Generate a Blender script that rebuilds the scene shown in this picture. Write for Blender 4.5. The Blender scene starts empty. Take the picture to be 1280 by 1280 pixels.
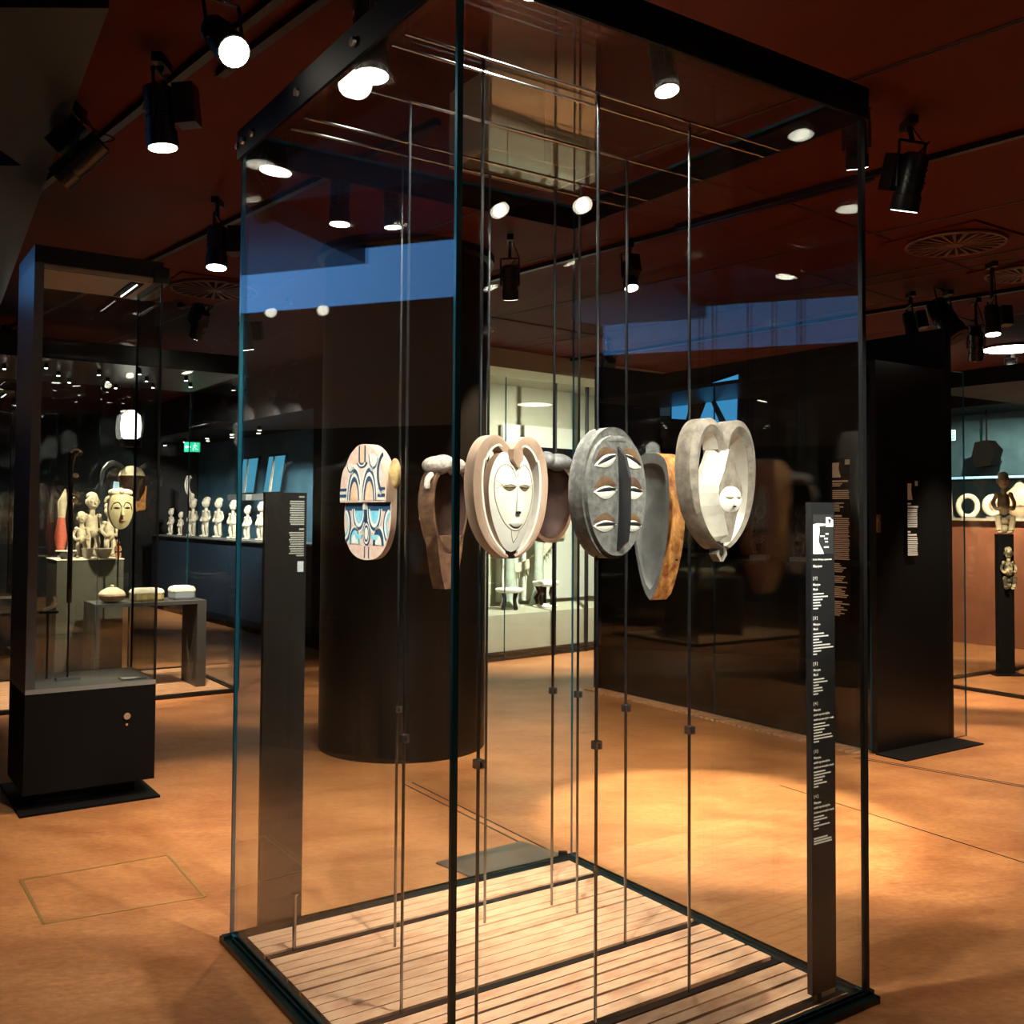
import bpy, bmesh, math, random
import numpy as np
from mathutils import Vector, Matrix
random.seed(7)
SC = bpy.context.scene
COL = SC.collection
PI = math.pi
# ------------------------------------------------------------------ camera
PITCH, ROLL, EYE = 0.0339, 0.0064, 1.55
cam = bpy.data.objects.new('camera', bpy.data.cameras.new('camera'))
COL.objects.link(cam)
cam.data.sensor_width = 36.0
cam.data.lens = 1250.0 / 1280.0 * 36.0
cam.data.shift_y = -40.36 / 1280.0
cam.data.clip_start = 0.05
_r, _u, _f = Vector((1, 0, 0)), Vector((0, -math.sin(PITCH), math.cos(PITCH))), Vector((0, math.cos(PITCH), math.sin(PITCH)))
_c, _s = math.cos(ROLL), math.sin(ROLL)
R2, U2 = _r * _c + _u * _s, _u * _c - _r * _s
m = Matrix.Identity(4)
for i in range(3):
    m[i][0], m[i][1], m[i][2] = R2[i], U2[i], -_f[i]
m[2][3] = EYE
cam.matrix_world = m
SC.camera = cam
# ------------------------------------------------------------------ world, exposure
w = bpy.data.worlds.new('world'); SC.world = w; w.use_nodes = True
w.node_tree.nodes['Background'].inputs[0].default_value = (0.05, 0.06, 0.08, 1)
w.node_tree.nodes['Background'].inputs[1].default_value = 0.02
SC.view_settings.view_transform = 'Standard'
SC.view_settings.look = 'None'
SC.view_settings.exposure = 0.4
SC.view_settings.gamma = 1.0
SC.view_settings.use_curve_mapping = False
SC.cycles.use_denoising = True
SC.cycles.transparent_max_bounces = 40
SC.cycles.max_bounces = 10
SC.cycles.glossy_bounces = 6
SC.cycles.sample_clamp_indirect = 4.0
SC.cycles.sample_clamp_direct = 0.0
GAIN = 2.6
WARM = (1.0, 0.80, 0.55)
CREAM = (1.0, 0.95, 0.86)
def spot_light(name, pos, target, power, angle, blend=0.4, color=WARM, radius=0.03, parent=None):
    l = bpy.data.lights.new(name, 'SPOT')
    l.energy = power * GAIN; l.spot_size = math.radians(angle); l.spot_blend = blend
    l.color = color; l.shadow_soft_size = radius
    o = bpy.data.objects.new(name, l); COL.objects.link(o)
    o.location = pos
    o.rotation_euler = (Vector(target) - Vector(pos)).to_track_quat('-Z', 'Y').to_euler()
    return o
def window_light(name, pos, target, size, power, color):
    l = bpy.data.lights.new(name, 'AREA'); l.shape = 'RECTANGLE'; l.size, l.size_y = size; l.energy = power; l.color = color
    o = bpy.data.objects.new(name, l); COL.objects.link(o); o.location = pos
    o.rotation_euler = (Vector(target) - Vector(pos)).to_track_quat('-Z', 'Y').to_euler()
    return o
window_light('window_left_offscreen', (-3.59, 4.6, 3.08), (0, 4.6, 3.08), (3.2, 0.36), 4.5, (0.12, 0.42, 1.0))
# ------------------------------------------------------------------ materials
MATS = {}
def mat(name, col, rough=0.5, metal=0.0, col2=None, scale=20.0, stretch=(1, 1, 1), bump=0.0, emit=None, estr=0.0, spec=0.5, lo=0.35, hi=0.65, alpha=None):
    if name in MATS: return MATS[name]
    ma = bpy.data.materials.new(name); ma.use_nodes = True
    nt = ma.node_tree; b = nt.nodes['Principled BSDF']
    b.inputs['Base Color'].default_value = (*col, 1)
    b.inputs['Roughness'].default_value = rough
    b.inputs['Metallic'].default_value = metal
    b.inputs['Specular IOR Level'].default_value = spec
    if col2 or bump:
        tc = nt.nodes.new('ShaderNodeTexCoord'); mp = nt.nodes.new('ShaderNodeMapping')
        mp.inputs['Scale'].default_value = stretch
        nz = nt.nodes.new('ShaderNodeTexNoise'); nz.inputs['Scale'].default_value = scale
        nz.inputs['Detail'].default_value = 6; nz.inputs['Roughness'].default_value = 0.65
        nt.links.new(tc.outputs['Object'], mp.inputs[0]); nt.links.new(mp.outputs[0], nz.inputs['Vector'])
        if col2:
            cr = nt.nodes.new('ShaderNodeValToRGB')
            cr.color_ramp.elements[0].color = (*col, 1); cr.color_ramp.elements[0].position = lo
            cr.color_ramp.elements[1].color = (*col2, 1); cr.color_ramp.elements[1].position = hi
            nt.links.new(nz.outputs['Fac'], cr.inputs[0]); nt.links.new(cr.outputs[0], b.inputs['Base Color'])
        if bump:
            bp = nt.nodes.new('ShaderNodeBump'); bp.inputs['Strength'].default_value = bump; bp.inputs['Distance'].default_value = 0.01
            nt.links.new(nz.outputs['Fac'], bp.inputs['Height']); nt.links.new(bp.outputs[0], b.inputs['Normal'])
    if emit:
        b.inputs['Emission Color'].default_value = (*emit, 1); b.inputs['Emission Strength'].default_value = estr
    MATS[name] = ma
    return ma
def glass(name, tint=(0.97, 0.985, 0.98), ior=1.5, gain=1.0):
    ma = bpy.data.materials.new(name); ma.use_nodes = True; nt = ma.node_tree
    nt.nodes.remove(nt.nodes['Principled BSDF']); out = nt.nodes['Material Output']
    tr = nt.nodes.new('ShaderNodeBsdfTransparent'); tr.inputs[0].default_value = (*tint, 1)
    gl = nt.nodes.new('ShaderNodeBsdfGlossy'); gl.inputs['Roughness'].default_value = 0.0
    ge = nt.nodes.new('ShaderNodeNewGeometry')
    mx = nt.nodes.new('ShaderNodeMix'); mx.inputs[2].default_value = ior; mx.inputs[3].default_value = 1 / ior
    nt.links.new(ge.outputs['Backfacing'], mx.inputs[0])
    fr = nt.nodes.new('ShaderNodeFresnel'); nt.links.new(mx.outputs[0], fr.inputs[0])
    ml = nt.nodes.new('ShaderNodeMath'); ml.operation = 'MULTIPLY'; ml.inputs[1].default_value = gain; ml.use_clamp = True
    nt.links.new(fr.outputs[0], ml.inputs[0])
    ms = nt.nodes.new('ShaderNodeMixShader')
    nt.links.new(ml.outputs[0], ms.inputs[0]); nt.links.new(tr.outputs[0], ms.inputs[1]); nt.links.new(gl.outputs[0], ms.inputs[2])
    nt.links.new(ms.outputs[0], out.inputs[0])
    return ma
GLASS = glass('clear_glass', gain=1.15)
EDGE = mat('glass_edge', (0.012, 0.10, 0.15), 0.10, 0.0, spec=0.9)
BLACK = mat('black_metal', (0.006, 0.006, 0.0065), 0.35, spec=0.35)
MATT = mat('matt_black', (0.0035, 0.003, 0.003), 0.6, spec=0.12)
BROWNBLK = mat('brown_black_laminate', (0.006, 0.0045, 0.0035), 0.45, spec=0.22)
STEEL = mat('dark_steel', (0.10, 0.11, 0.12), 0.35, 0.7)
CHROME = mat('brushed_steel', (0.55, 0.56, 0.58), 0.25, 1.0)
GREENM = mat('dark_green_frame', (0.010, 0.024, 0.024), 0.22, 0.3)
WHITE = mat('white_print', (0.92, 0.95, 0.97), 0.6)
PLATE = mat('grey_plate', (0.06, 0.058, 0.05), 0.3)
LENS = mat('lamp_lens', (1, 1, 1), 0.3, emit=(1, 0.9, 0.72), estr=14)
LENSDIM = mat('lamp_lens_soft', (1, 1, 1), 0.3, emit=(1, 0.93, 0.8), estr=4)
CEIL = mat('ceiling_red', (0.064, 0.0085, 0.0022), 0.65, col2=(0.076, 0.011, 0.003), scale=60, bump=0.05, spec=0.08)
WALLK = mat('black_wall', (0.012, 0.011, 0.011), 0.45, col2=(0.016, 0.015, 0.014), scale=5)
BEIGE = mat('pale_display_lining', (0.38, 0.36, 0.25), 0.7, col2=(0.42, 0.40, 0.31), scale=6)
WOODF = mat('warm_slat', (0.44, 0.20, 0.105), 0.5, col2=(0.60, 0.345, 0.20), scale=9, stretch=(1.0, 3.0, 1), lo=0.32, hi=0.55)
def floor_mat():
    ma = bpy.data.materials.new('linoleum_floor'); ma.use_nodes = True; nt = ma.node_tree; b = nt.nodes['Principled BSDF']
    tc = nt.nodes.new('ShaderNodeTexCoord')
    def noise(sc, det, st, rot=0.0):
        mp = nt.nodes.new('ShaderNodeMapping'); mp.inputs['Scale'].default_value = st; mp.inputs['Rotation'].default_value = (0, 0, rot)
        nz = nt.nodes.new('ShaderNodeTexNoise'); nz.inputs['Scale'].default_value = sc; nz.inputs['Detail'].default_value = det; nz.inputs['Roughness'].default_value = 0.7
        nt.links.new(tc.outputs['Object'], mp.inputs[0]); nt.links.new(mp.outputs[0], nz.inputs['Vector']); return nz
    big = noise(1.7, 4, (1, 2, 1), -0.5); fine = noise(24, 9, (1, 2.0, 1), -0.5)
    r1 = nt.nodes.new('ShaderNodeValToRGB')
    r1.color_ramp.elements[0].position = 0.28; r1.color_ramp.elements[0].color = (0.27, 0.105, 0.040, 1)
    r1.color_ramp.elements[1].position = 0.72; r1.color_ramp.elements[1].color = (0.52, 0.245, 0.098, 1)
    nt.links.new(fine.outputs['Fac'], r1.inputs[0])
    r2 = nt.nodes.new('ShaderNodeValToRGB')
    r2.color_ramp.elements[0].position = 0.3; r2.color_ramp.elements[0].color = (0.62, 0.50, 0.46, 1)
    r2.color_ramp.elements[1].position = 0.62; r2.color_ramp.elements[1].color = (1, 1, 1, 1)
    nt.links.new(big.outputs['Fac'], r2.inputs[0])
    mx = nt.nodes.new('ShaderNodeMix'); mx.data_type = 'RGBA'; mx.blend_type = 'MULTIPLY'; mx.inputs[0].default_value = 1
    nt.links.new(r1.outputs[0], mx.inputs[6]); nt.links.new(r2.outputs[0], mx.inputs[7]); nt.links.new(mx.outputs[2], b.inputs['Base Color'])
    b.inputs['Roughness'].default_value = 0.33; b.inputs['Specular IOR Level'].default_value = 0.4
    bp = nt.nodes.new('ShaderNodeBump'); bp.inputs['Strength'].default_value = 0.12; bp.inputs['Distance'].default_value = 0.004
    nt.links.new(fine.outputs['Fac'], bp.inputs['Height']); nt.links.new(bp.outputs[0], b.inputs['Normal'])
    return ma
FLOORM = floor_mat()
# ------------------------------------------------------------------ mesh builder
def basis(d):
    d = Vector(d).normalized(); a = Vector((0, 0, 1)) if abs(d.z) < 0.95 else Vector((1, 0, 0))
    x = d.cross(a).normalized(); return x, d.cross(x).normalized(), d
class MB:
    def __init__(s): s.v = []; s.f = []; s.mi = []; s.cur = 0
    def add(s, vs, fs):
        o = len(s.v); s.v += [tuple(v) for v in vs]; s.f += [tuple(i + o for i in f) for f in fs]; s.mi += [s.cur] * len(fs); return s
    def box(s, x0, x1, y0, y1, z0, z1):
        return s.add([(x0, y0, z0), (x1, y0, z0), (x1, y1, z0), (x0, y1, z0), (x0, y0, z1), (x1, y0, z1), (x1, y1, z1), (x0, y1, z1)],
                     [(0, 3, 2, 1), (4, 5, 6, 7), (0, 1, 5, 4), (1, 2, 6, 5), (2, 3, 7, 6), (3, 0, 4, 7)])
    def tube(s, pts, r, n=8, caps=True):
        pts = [Vector(p) for p in pts]; k = len(pts); rs = r if isinstance(r, (list, tuple)) else [r] * k
        vs = []; x0 = None
        for i, p in enumerate(pts):
            d = (pts[min(i + 1, k - 1)] - pts[max(i - 1, 0)]).normalized()
            if x0 is None: x, y, _ = basis(d)
            else:
                x = (x0 - d * x0.dot(d)).normalized(); y = d.cross(x)
            x0 = x
            for j in range(n):
                a = 2 * PI * j / n; vs.append(p + (x * math.cos(a) + y * math.sin(a)) * rs[i])
        fs = [(i * n + j, i * n + (j + 1) % n, (i + 1) * n + (j + 1) % n, (i + 1) * n + j) for i in range(k - 1) for j in range(n)]
        if caps: fs += [tuple(range(n - 1, -1, -1)), tuple((k - 1) * n + j for j in range(n))]
        return s.add(vs, fs)
    def lathe(s, prof, c=(0, 0, 0), n=20, sx=1.0, sy=1.0):
        vs = [(c[0] + r * sx * math.cos(2 * PI * j / n), c[1] + r * sy * math.sin(2 * PI * j / n), c[2] + z) for r, z in prof for j in range(n)]
        k = len(prof); fs = [(i * n + j, i * n + (j + 1) % n, (i + 1) * n + (j + 1) % n, (i + 1) * n + j) for i in range(k - 1) for j in range(n)]
        fs += [tuple(range(n - 1, -1, -1)), tuple((k - 1) * n + j for j in range(n))]
        return s.add(vs, fs)
    def ell(s, c, r, n=12, m_=7):
        return s.lathe([(math.sin(PI * i / m_) * 1.0 if 0 < i < m_ else 0.02, -math.cos(PI * i / m_)) for i in range(m_ + 1)], n=n) and s._fix(c, r, (m_ + 1) * n)
    def _fix(s, c, r, k):
        for i in range(len(s.v) - k, len(s.v)):
            x, y, z = s.v[i]; s.v[i] = (c[0] + x * r[0], c[1] + y * r[1], c[2] + z * r[2])
        return s
    def prism(s, out, y0, y1):
        n = len(out); vs = [(x, y0, z) for x, z in out] + [(x, y1, z) for x, z in out]
        fs = [tuple(range(n)), tuple(range(2 * n - 1, n - 1, -1))] + [(j, n + j, n + (j + 1) % n, (j + 1) % n) for j in range(n)]
        return s.add(vs, fs)
    def hprism(s, out, z0, z1):
        n = len(out); vs = [(x, y, z0) for x, y in out] + [(x, y, z1) for x, y in out]
        fs = [tuple(range(n - 1, -1, -1)), tuple(range(n, 2 * n))] + [(j, (j + 1) % n, n + (j + 1) % n, n + j) for j in range(n)]
        return s.add(vs, fs)
    def rings(s, rings, cap0=None, cap1=None):
        n = len(rings[0]); vs = [p for r in rings for p in r]
        fs = [(i * n + j, i * n + (j + 1) % n, (i + 1) * n + (j + 1) % n, (i + 1) * n + j) for i in range(len(rings) - 1) for j in range(n)]
        if cap0 is not None: vs.append(cap0); fs += [(len(vs) - 1, (j + 1) % n, j) for j in range(n)]
        if cap1 is not None:
            vs.append(cap1); o = (len(rings) - 1) * n; fs += [(len(vs) - 1, o + j, o + (j + 1) % n) for j in range(n)]
        return s.add(vs, fs)
    def build(s, name, ma, parent=None, smooth=False, fix=True):
        me = bpy.data.meshes.new(name); me.from_pydata(s.v, [], s.f)
        for x in (ma if isinstance(ma, (list, tuple)) else [ma]): me.materials.append(x)
        if isinstance(ma, (list, tuple)): me.polygons.foreach_set('material_index', s.mi)
        if fix:
            bm = bmesh.new(); bm.from_mesh(me); bmesh.ops.recalc_face_normals(bm, faces=bm.faces); bm.to_mesh(me); bm.free()
        if smooth:
            me.polygons.foreach_set('use_smooth', [True] * len(me.polygons))
            try: me.set_sharp_from_angle(angle=math.radians(40))
            except Exception: pass
        me.update(); o = bpy.data.objects.new(name, me); COL.objects.link(o)
        if parent: o.parent = parent
        return o
def tag(o, label=None, cat=None, group=None, kind=None):
    if label: o['label'] = label
    if cat: o['category'] = cat
    if group: o['group'] = group
    if kind: o['kind'] = kind
    return o
NTH = ['first', 'second', 'third', 'fourth', 'fifth', 'sixth', 'seventh', 'eighth', 'ninth']
def thing(name, label, cat, loc=(0, 0, 0), rz=0.0, group=None):
    o = bpy.data.objects.new(name, None); COL.objects.link(o); o.empty_display_size = 0.1
    o.location = loc; o.rotation_euler = (0, 0, rz); return tag(o, label, cat, group)
def box(name, ma, parent, *a): return MB().box(*a).build(name, ma, parent)
def struct(name, mb, ma): return tag(mb.build(name, ma), kind='structure')
def copy_tree(o, parent=None):
    c = o.copy(); COL.objects.link(c); c.parent = parent
    for ch in list(o.children): copy_tree(ch, c)
    return c
def pane(parent, axis, *a, name='glass_pane'):
    """a sheet of glass: the two large faces are clear, the narrow cut edges are teal"""
    b = MB().box(*a); o = b.build(name, [GLASS, EDGE], parent)
    for p in o.data.polygons: p.material_index = 0 if abs(p.normal[axis]) > 0.5 else 1
    return o
def text_mesh(lines, name, ma, parent):
    """lines: (string, x, z, size, align) on the plane y=0 facing -y"""
    vs, fs = [], []
    for st, x, z, sz, al in lines:
        cu = bpy.data.curves.new('t', 'FONT'); cu.body = st; cu.size = sz; cu.align_x = al; cu.resolution_u = 1; cu.offset = 0.022 * sz
        ob = bpy.data.objects.new('t', cu); COL.objects.link(ob)
        dg = bpy.context.evaluated_depsgraph_get(); me = bpy.data.meshes.new_from_object(ob.evaluated_get(dg))
        o = len(vs); vs += [(v.co.x + x, 0, v.co.y + z) for v in me.vertices]; fs += [tuple(i + o for i in p.vertices) for p in me.polygons]
        bpy.data.objects.remove(ob); bpy.data.curves.remove(cu); bpy.data.meshes.remove(me)
    mb = MB(); mb.add(vs, fs); return mb.build(name, ma, parent, fix=False)
def bars(mb, x, z, rows, y=0.0, right=False):
    for wd, hh, gap in rows:
        x0, x1 = (x - wd, x) if right else (x, x + wd)
        mb.add([(x0, y, z - hh), (x1, y, z - hh), (x1, y, z), (x0, y, z)], [(0, 1, 2, 3)]); z -= hh + gap
    return z
TH = 0.5978
UX, UY = math.cos(TH), math.sin(TH)
# ================================================================== the room
CZ = 3.30
struct('floor', MB().box(-9, 9, -4, 18, -0.1, 0.0), FLOORM)
ceiling = struct('ceiling', MB().box(-9, 9, -4, 18, CZ, CZ + 0.1), CEIL)
struct('wall_front', MB().box(-9, 9, -4.2, -4, 0, CZ), WALLK)
struct('wall_side_right', MB().box(9, 9.2, -4, 18, 0, CZ), WALLK)
struct('wall_side_left', MB().box(-9.2, -9, -4, 18, 0, CZ), WALLK)
struct('wall_back', MB().box(-9, 9, 18, 18.2, 0, CZ), WALLK)
struct('added_wall_left', MB().box(-3.75, -3.6, -4, 6.4, 2.1, CZ), mat('pale_matt_wall', (0.45, 0.46, 0.5), 0.8)); struct('trim_7', MB().box(-3.75, -3.6, -4, 6.4, 0, 2.1), WALLK)  # unseen wall added for pane reflections: pale top takes blue light, base kept dark
# dark dropped soffit at the left of the ceiling
sof = MB().hprism([(-1.30, 3.15), (-5.9, 11.0), (-8.9, 11.0), (-8.9, 4.62), (-2.3, 4.62), (-2.3, 3.15)], CZ - 0.14, CZ)
tag(sof.build('trim_1', BLACK), kind='structure')
# ceiling joints between the red panels, and lighting tracks
SEAM = mat('dark_joint', (0.02, 0.006, 0.004), 0.6)
TD = Vector((-0.658, 0.753, 0))
def ceil_line(p, l0, l1, wd, th, name, ma, parent=None):
    n = Vector((TD.y, -TD.x, 0)); p = Vector((*p, 0))
    a, b = p + TD * l0, p + TD * l1
    q = [a - n * wd / 2, b - n * wd / 2, b + n * wd / 2, a + n * wd / 2]
    return MB().hprism([(v.x, v.y) for v in q], CZ - th, CZ - 0.0005).build(name, ma, parent)
for p, a, b in (((1.46, 3.83), -2.0, 9), ((1.345, 3.975), -1.2, 0), ((2.58, 5.75), -4, 9), ((2.95, 6.9), -4, 9), ((3.35, 7.9), -4, 8), ((3.7, 9.3), -4, 7), ((-1.0, 8.3), -4, 7), ((0.9, 9.6), -4, 6), ((-2.0, 9.3), -4, 5)):
    ceil_line(p, a, b, 0.018, 0.004, 'panel_joint', SEAM, ceiling)
TRN = Vector((TD.y, -TD.x, 0))
for k, (p, a, b) in enumerate((((2.3, 6.2), -6, 6), ((3.1, 8.0), -5, 6), ((0.0, 9.0), -2, 5))):
    n_ = TRN; q0 = Vector((*p, 0))
    e0, e1 = q0 + n_ * -1.4, q0 + n_ * 1.4
    MB().tube([(e0.x, e0.y, CZ - 0.002), (e1.x, e1.y, CZ - 0.002)], 0.006, 4).build('panel_joint', SEAM, ceiling)
TRACKS = [((-0.84, 3.36), -6, 5.5, 'black lighting track above the slim steel vitrine'),
          ((-1.59, 5.81), -1.9, 6, 'black lighting track passing over the round black column'),
          ((1.775, 5.07), -6, 1.2, 'black lighting track running off the corner of the mask case'),
          ((3.01, 8.53), -5, 4, 'black lighting track above the black figurine vitrine'),
          ((0.85, 6.2), -1.5, 1.9, 'short black lighting track over the mask case rear edge'),
          ((1.2, 1.2), -4, 3.6, 'black lighting track overhead in front of the mask case')]
for p, a, b, lab in TRACKS:
    o = ceil_line(p, a, b, 0.035, 0.03, 'lighting_track', BLACK); tag(o, lab, 'track', 'lighting tracks on the ceiling')
# ------------------------------------------------------------------ display walls
def frame_at(name, p, q):
    rz = math.atan2(q[1] - p[1], q[0] - p[0]); return (p[0], p[1], 0), rz, math.hypot(q[0] - p[0], q[1] - p[1])
# back-left wall, dark, with a teal lined niche
loc, rz, ln = frame_at('x', (-6.6, 17.3), (-1.75, 10.75))
wbl = MB().box(0, ln, 1.2, 1.3, 0, CZ).box(0, ln, 0, 1.2, 0, 0.06).box(0, ln, 0, 1.2, 2.75, CZ).box(ln - 0.9, ln, 0, 0.1, 0.06, 2.75)
o = struct('wall_back_left', wbl, MATT); o.location = loc; o.rotation_euler.z = rz; WBL = (loc, rz, ln)
TEALW = mat('teal_lining', (0.05, 0.13, 0.19), 0.6, col2=(0.09, 0.20, 0.27), scale=3)
o = struct('trim_2', MB().box(0.1, ln - 0.9, 1.15, 1.2, 0.06, 2.75), TEALW); o.location = loc; o.rotation_euler.z = rz
# alcove wall in pale lining
loc, rz, ln = frame_at('x', (-0.75, 10.0), (1.9, 12.3)); WBC = (loc, rz, ln)
o = WBCO = struct('wall_back_centre', MB().box(0, ln, 1.1, 1.2, 0, CZ).box(0, ln, 0, 1.1, 3.10, CZ).box(-0.05, 0, 0, 1.2, 0, CZ).box(ln, ln + 0.05, 0, 1.2, 0, CZ), BEIGE); o.location = loc; o.rotation_euler.z = rz
o = struct('wall_link', MB().box(0, 0.05, 0, 1.22, 0, CZ), MATT); o.location = (-1.75, 10.75, 0); o.rotation_euler.z = math.radians(-127)
# far right wall with display
loc, rz, ln = frame_at('x', (4.3, 14.1), (7.9, 9.1)); WBR = (loc, rz, ln)
CLAY = mat('red_clay_wall', (0.20, 0.072, 0.035), 0.55, col2=(0.27, 0.10, 0.05), scale=3)
o = WBRO = struct('wall_back_right', MB().box(0, ln, 0, 1.0, 0, 1.50), CLAY); o.location = loc; o.rotation_euler.z = rz
o = struct('trim_3', MB().box(0, ln, 0.95, 1.0, 1.5, 2.9), TEALW); o.location = loc; o.rotation_euler.z = rz
o = struct('trim_4', MB().box(0, ln, 0, 1.0, 2.9, CZ), MATT); o.location = loc; o.rotation_euler.z = rz
# round black column
col = struct('column', MB().lathe([(0.555, 0), (0.555, CZ - 0.06), (0.60, CZ - 0.05), (0.60, CZ)], (-0.73, 6.79, 0), 72), BROWNBLK)
for p in col.data.polygons: p.use_smooth = True
try: col.data.set_sharp_from_angle(angle=0.6)
except Exception: pass
# ================================================================== main mask case
S = 1.535
CL = (-0.997, 3.65, 0)
case = thing('mask_display_case', 'tall frameless glass display case with slatted floor holding carved masks', 'display case', CL, TH)
ZF, ZT = 2.85, 2.95
rw = 0.034
for a in ((-rw, S + rw, -rw, rw), (-rw, S + rw, -S - rw, -S + rw), (-rw, rw, -S + rw, -rw), (S - rw, S + rw, -S + rw, -rw)):
    x0, x1, y0, y1 = a
    b = MB().box(x0, x1, y0, y1, 0, 0.022)
    if x1 - x0 > 1: b.box(x0, x1, y0 + 0.022, y1 - 0.022, 0.022, 0.034)
    else: b.box(x0 + 0.022, x1 - 0.022, y0, y1, 0.022, 0.034)
    b.build('base_rail', GREENM, case)
T = 0.006
pane(case, 0, -T, T, -S + T, -T, 0.034, ZT - 0.001)
pane(case, 0, S - T, S + T, -S + T, -T, 0.034, ZT - 0.001)
pane(case, 1, -T, S + T, -T, T, 0.034, ZT - 0.001)
pane(case, 1, -T, S + T, -S - T, -S + T, 0.034, ZT - 0.001)
pane(case, 2, 0.01, S - 0.01, -S + 0.01, -0.01, ZT - 0.012, ZT, name='roof_pane')
for a in ((-0.02, S + 0.02, 0.008, 0.02), (-0.02, S + 0.02, -S - 0.02, -S - 0.008), (-0.02, -0.008, -S - 0.008, 0.008), (S + 0.008, S + 0.02, -S - 0.008, 0.008)):
    box('fascia_panel', MATT, case, *a, ZF, ZT + 0.005)
for v in (0.05, 0.14, 0.56, 0.98, 1.40):
    MB().tube([(-0.02, -v, 2.90), (-0.03, -v, 2.90)], [0.016, 0.014], 14).build('fixing_disc', CHROME, case)
for v in (0.0,):
    MB().tube([(-0.021, 0.012, 2.90), (-0.028, 0.012, 2.90)], 0.012, 12).build('fixing_disc', CHROME, case)
MB().box(-T - 0.004, T, -S - T - 0.002, -S + T - 0.003, 0.034, ZF).build('corner_joint', EDGE, case)
MB().box(S - T, S + T + 0.006, -S - T - 0.004, -S + T, 0.034, ZF).build('corner_joint', BLACK, case)
# slatted deck
e = [(0.045, 0.099), (0.104, 0.155), (0.160, 0.212)]
e += [(0.262 + 0.0553 * k, 0.262 + 0.0553 * (k + 1) - (0.013 if k in (2, 4) else 0.0045)) for k in range(10)]
e += [(0.857 + 0.0560 * k, 0.857 + 0.0560 * (k + 1) - (0.013 if k in (1, 3) else 0.006)) for k in range(6)]
e += [(1.243 + 0.0568 * k, 1.243 + 0.0568 * (k + 1) - (0.014 if k % 2 else 0.007)) for k in range(4)]
e += [(1.505, 1.525)]
for a, b in e:
    box('floor_slat', WOODF, case, 0.042, S - 0.042, -min(b, S - 0.036), -a, 0.007, 0.027)
box('deck_tray', MATT, case, 0.036, S - 0.036, -S + 0.036, -0.036, 0.001, 0.005)
for v in (0.237, 0.835, 1.217, 1.488): box('rod_channel', BLACK, case, 0.042, S - 0.042, -v - 0.014, -v + 0.014, 0.006, 0.025)
# hanging rails and rods
RODM = mat('rod_steel', (0.30, 0.32, 0.33), 0.22, 1.0)
for v in (0.405, 0.52, 0.83, 1.14, 1.217):
    MB().tube([(0.02, -v, 2.842), (S - 0.02, -v, 2.842)], 0.0045, 8).build('hanging_rail', RODM, case, True)
RODS = {'a': (0.27, 1.217), 'b': (0.69, 1.217), 'c': (0.245, 0.83), 'd': (0.445, 0.405), 'e': (0.82, 0.405), 'f': (1.13, 0.405), 'g': (1.165, 0.52), 'h': (1.14, 0.83), 'i': (1.075, 1.217)}
NUM = {'a': '3', 'b': '2', 'c': '1', 'd': '6', 'f': '5', 'g': '5', 'h': '5', 'i': '3'}
for k, (u, v) in RODS.items():
    MB().tube([(u, -v, 0.012), (u, -v, 2.842)], 0.0052, 8).build('hanging_rod', RODM, case, True)
    if k in NUM:
        nb = MB().box(u - 0.012, u + 0.012, -v - 0.014, -v + 0.010, 0.845, 0.869).build('number_block', CHROME, case)
        t = text_mesh([(NUM[k], u, 0.850, 0.018, 'CENTER')], 'digit', MATT, nb); t.location = (0, -v - 0.0145, 0)
MB().tube([(0.14, -0.237, 0.004), (0.14, -0.237, 0.215)], 0.007, 10).lathe([(0.013, 0.215), (0.013, 0.222)], (0.14, -0.237, 0), 10).build('stub_post', RODM, case, True)
def in_case(u, v, z): return (CL[0] + UX * u + UY * v, CL[1] + UY * u - UX * v, z)
# label post at the near right corner
post = thing('label_post', 'black upright label post with map and white numbered captions inside mask case', 'label panel', in_case(1.335, 1.487, 0), TH)
pb = MB().box(0, 0.112, -0.008, 0.012, 0.055, 1.592).build('panel', mat('post_black', (0.012, 0.013, 0.015), 0.4), post)
MB().box(0.03, 0.05, 0.0, 0.012, 0.012, 0.06).build('foot_bracket', MATT, post)
box('side_edge', mat('post_black', (0, 0, 0)), post, -0.003, 0.0, -0.008, 0.012, 0.055, 1.592)
mp = MB(); ZM = 1.55
mp.box(0.006, 0.106, -0.0092, -0.0085, 1.428, 1.5535)
o = mp.build('map_ground', mat('map_black', (0.02, 0.02, 0.022), 0.6), pb)
mp = MB()
y = -0.0098
sea = [(0.006, 1.428), (0.058, 1.428), (0.052, 1.440), (0.040, 1.455), (0.034, 1.465), (0.032, 1.475), (0.036, 1.488), (0.038, 1.508), (0.036, 1.516), (0.066, 1.518), (0.066, 1.524), (0.028, 1.526), (0.006, 1.522)]
mp.add([(x, y, z) for x, z in sea], [tuple(range(len(sea)))])
mp.add([(0.068, y, 1.514), (0.104, y, 1.514), (0.104, y, 1.537), (0.092, y, 1.541), (0.092, y, 1.545), (0.068, y, 1.545)], [(0, 1, 2, 3, 4, 5)])
for x, z, wd in ((0.040, 1.482, 0.022), (0.066, 1.489, 0.015), (0.060, 1.474, 0.017), (0.064, 1.464, 0.014), (0.058, 1.447, 0.024)):
    mp.add([(x, y, z), (x + wd, y, z), (x + wd, y, z + 0.005), (x, y, z + 0.005)], [(0, 1, 2, 3)])
tag(mp.build('map_print', WHITE, pb, fix=False), kind='stuff')
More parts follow.
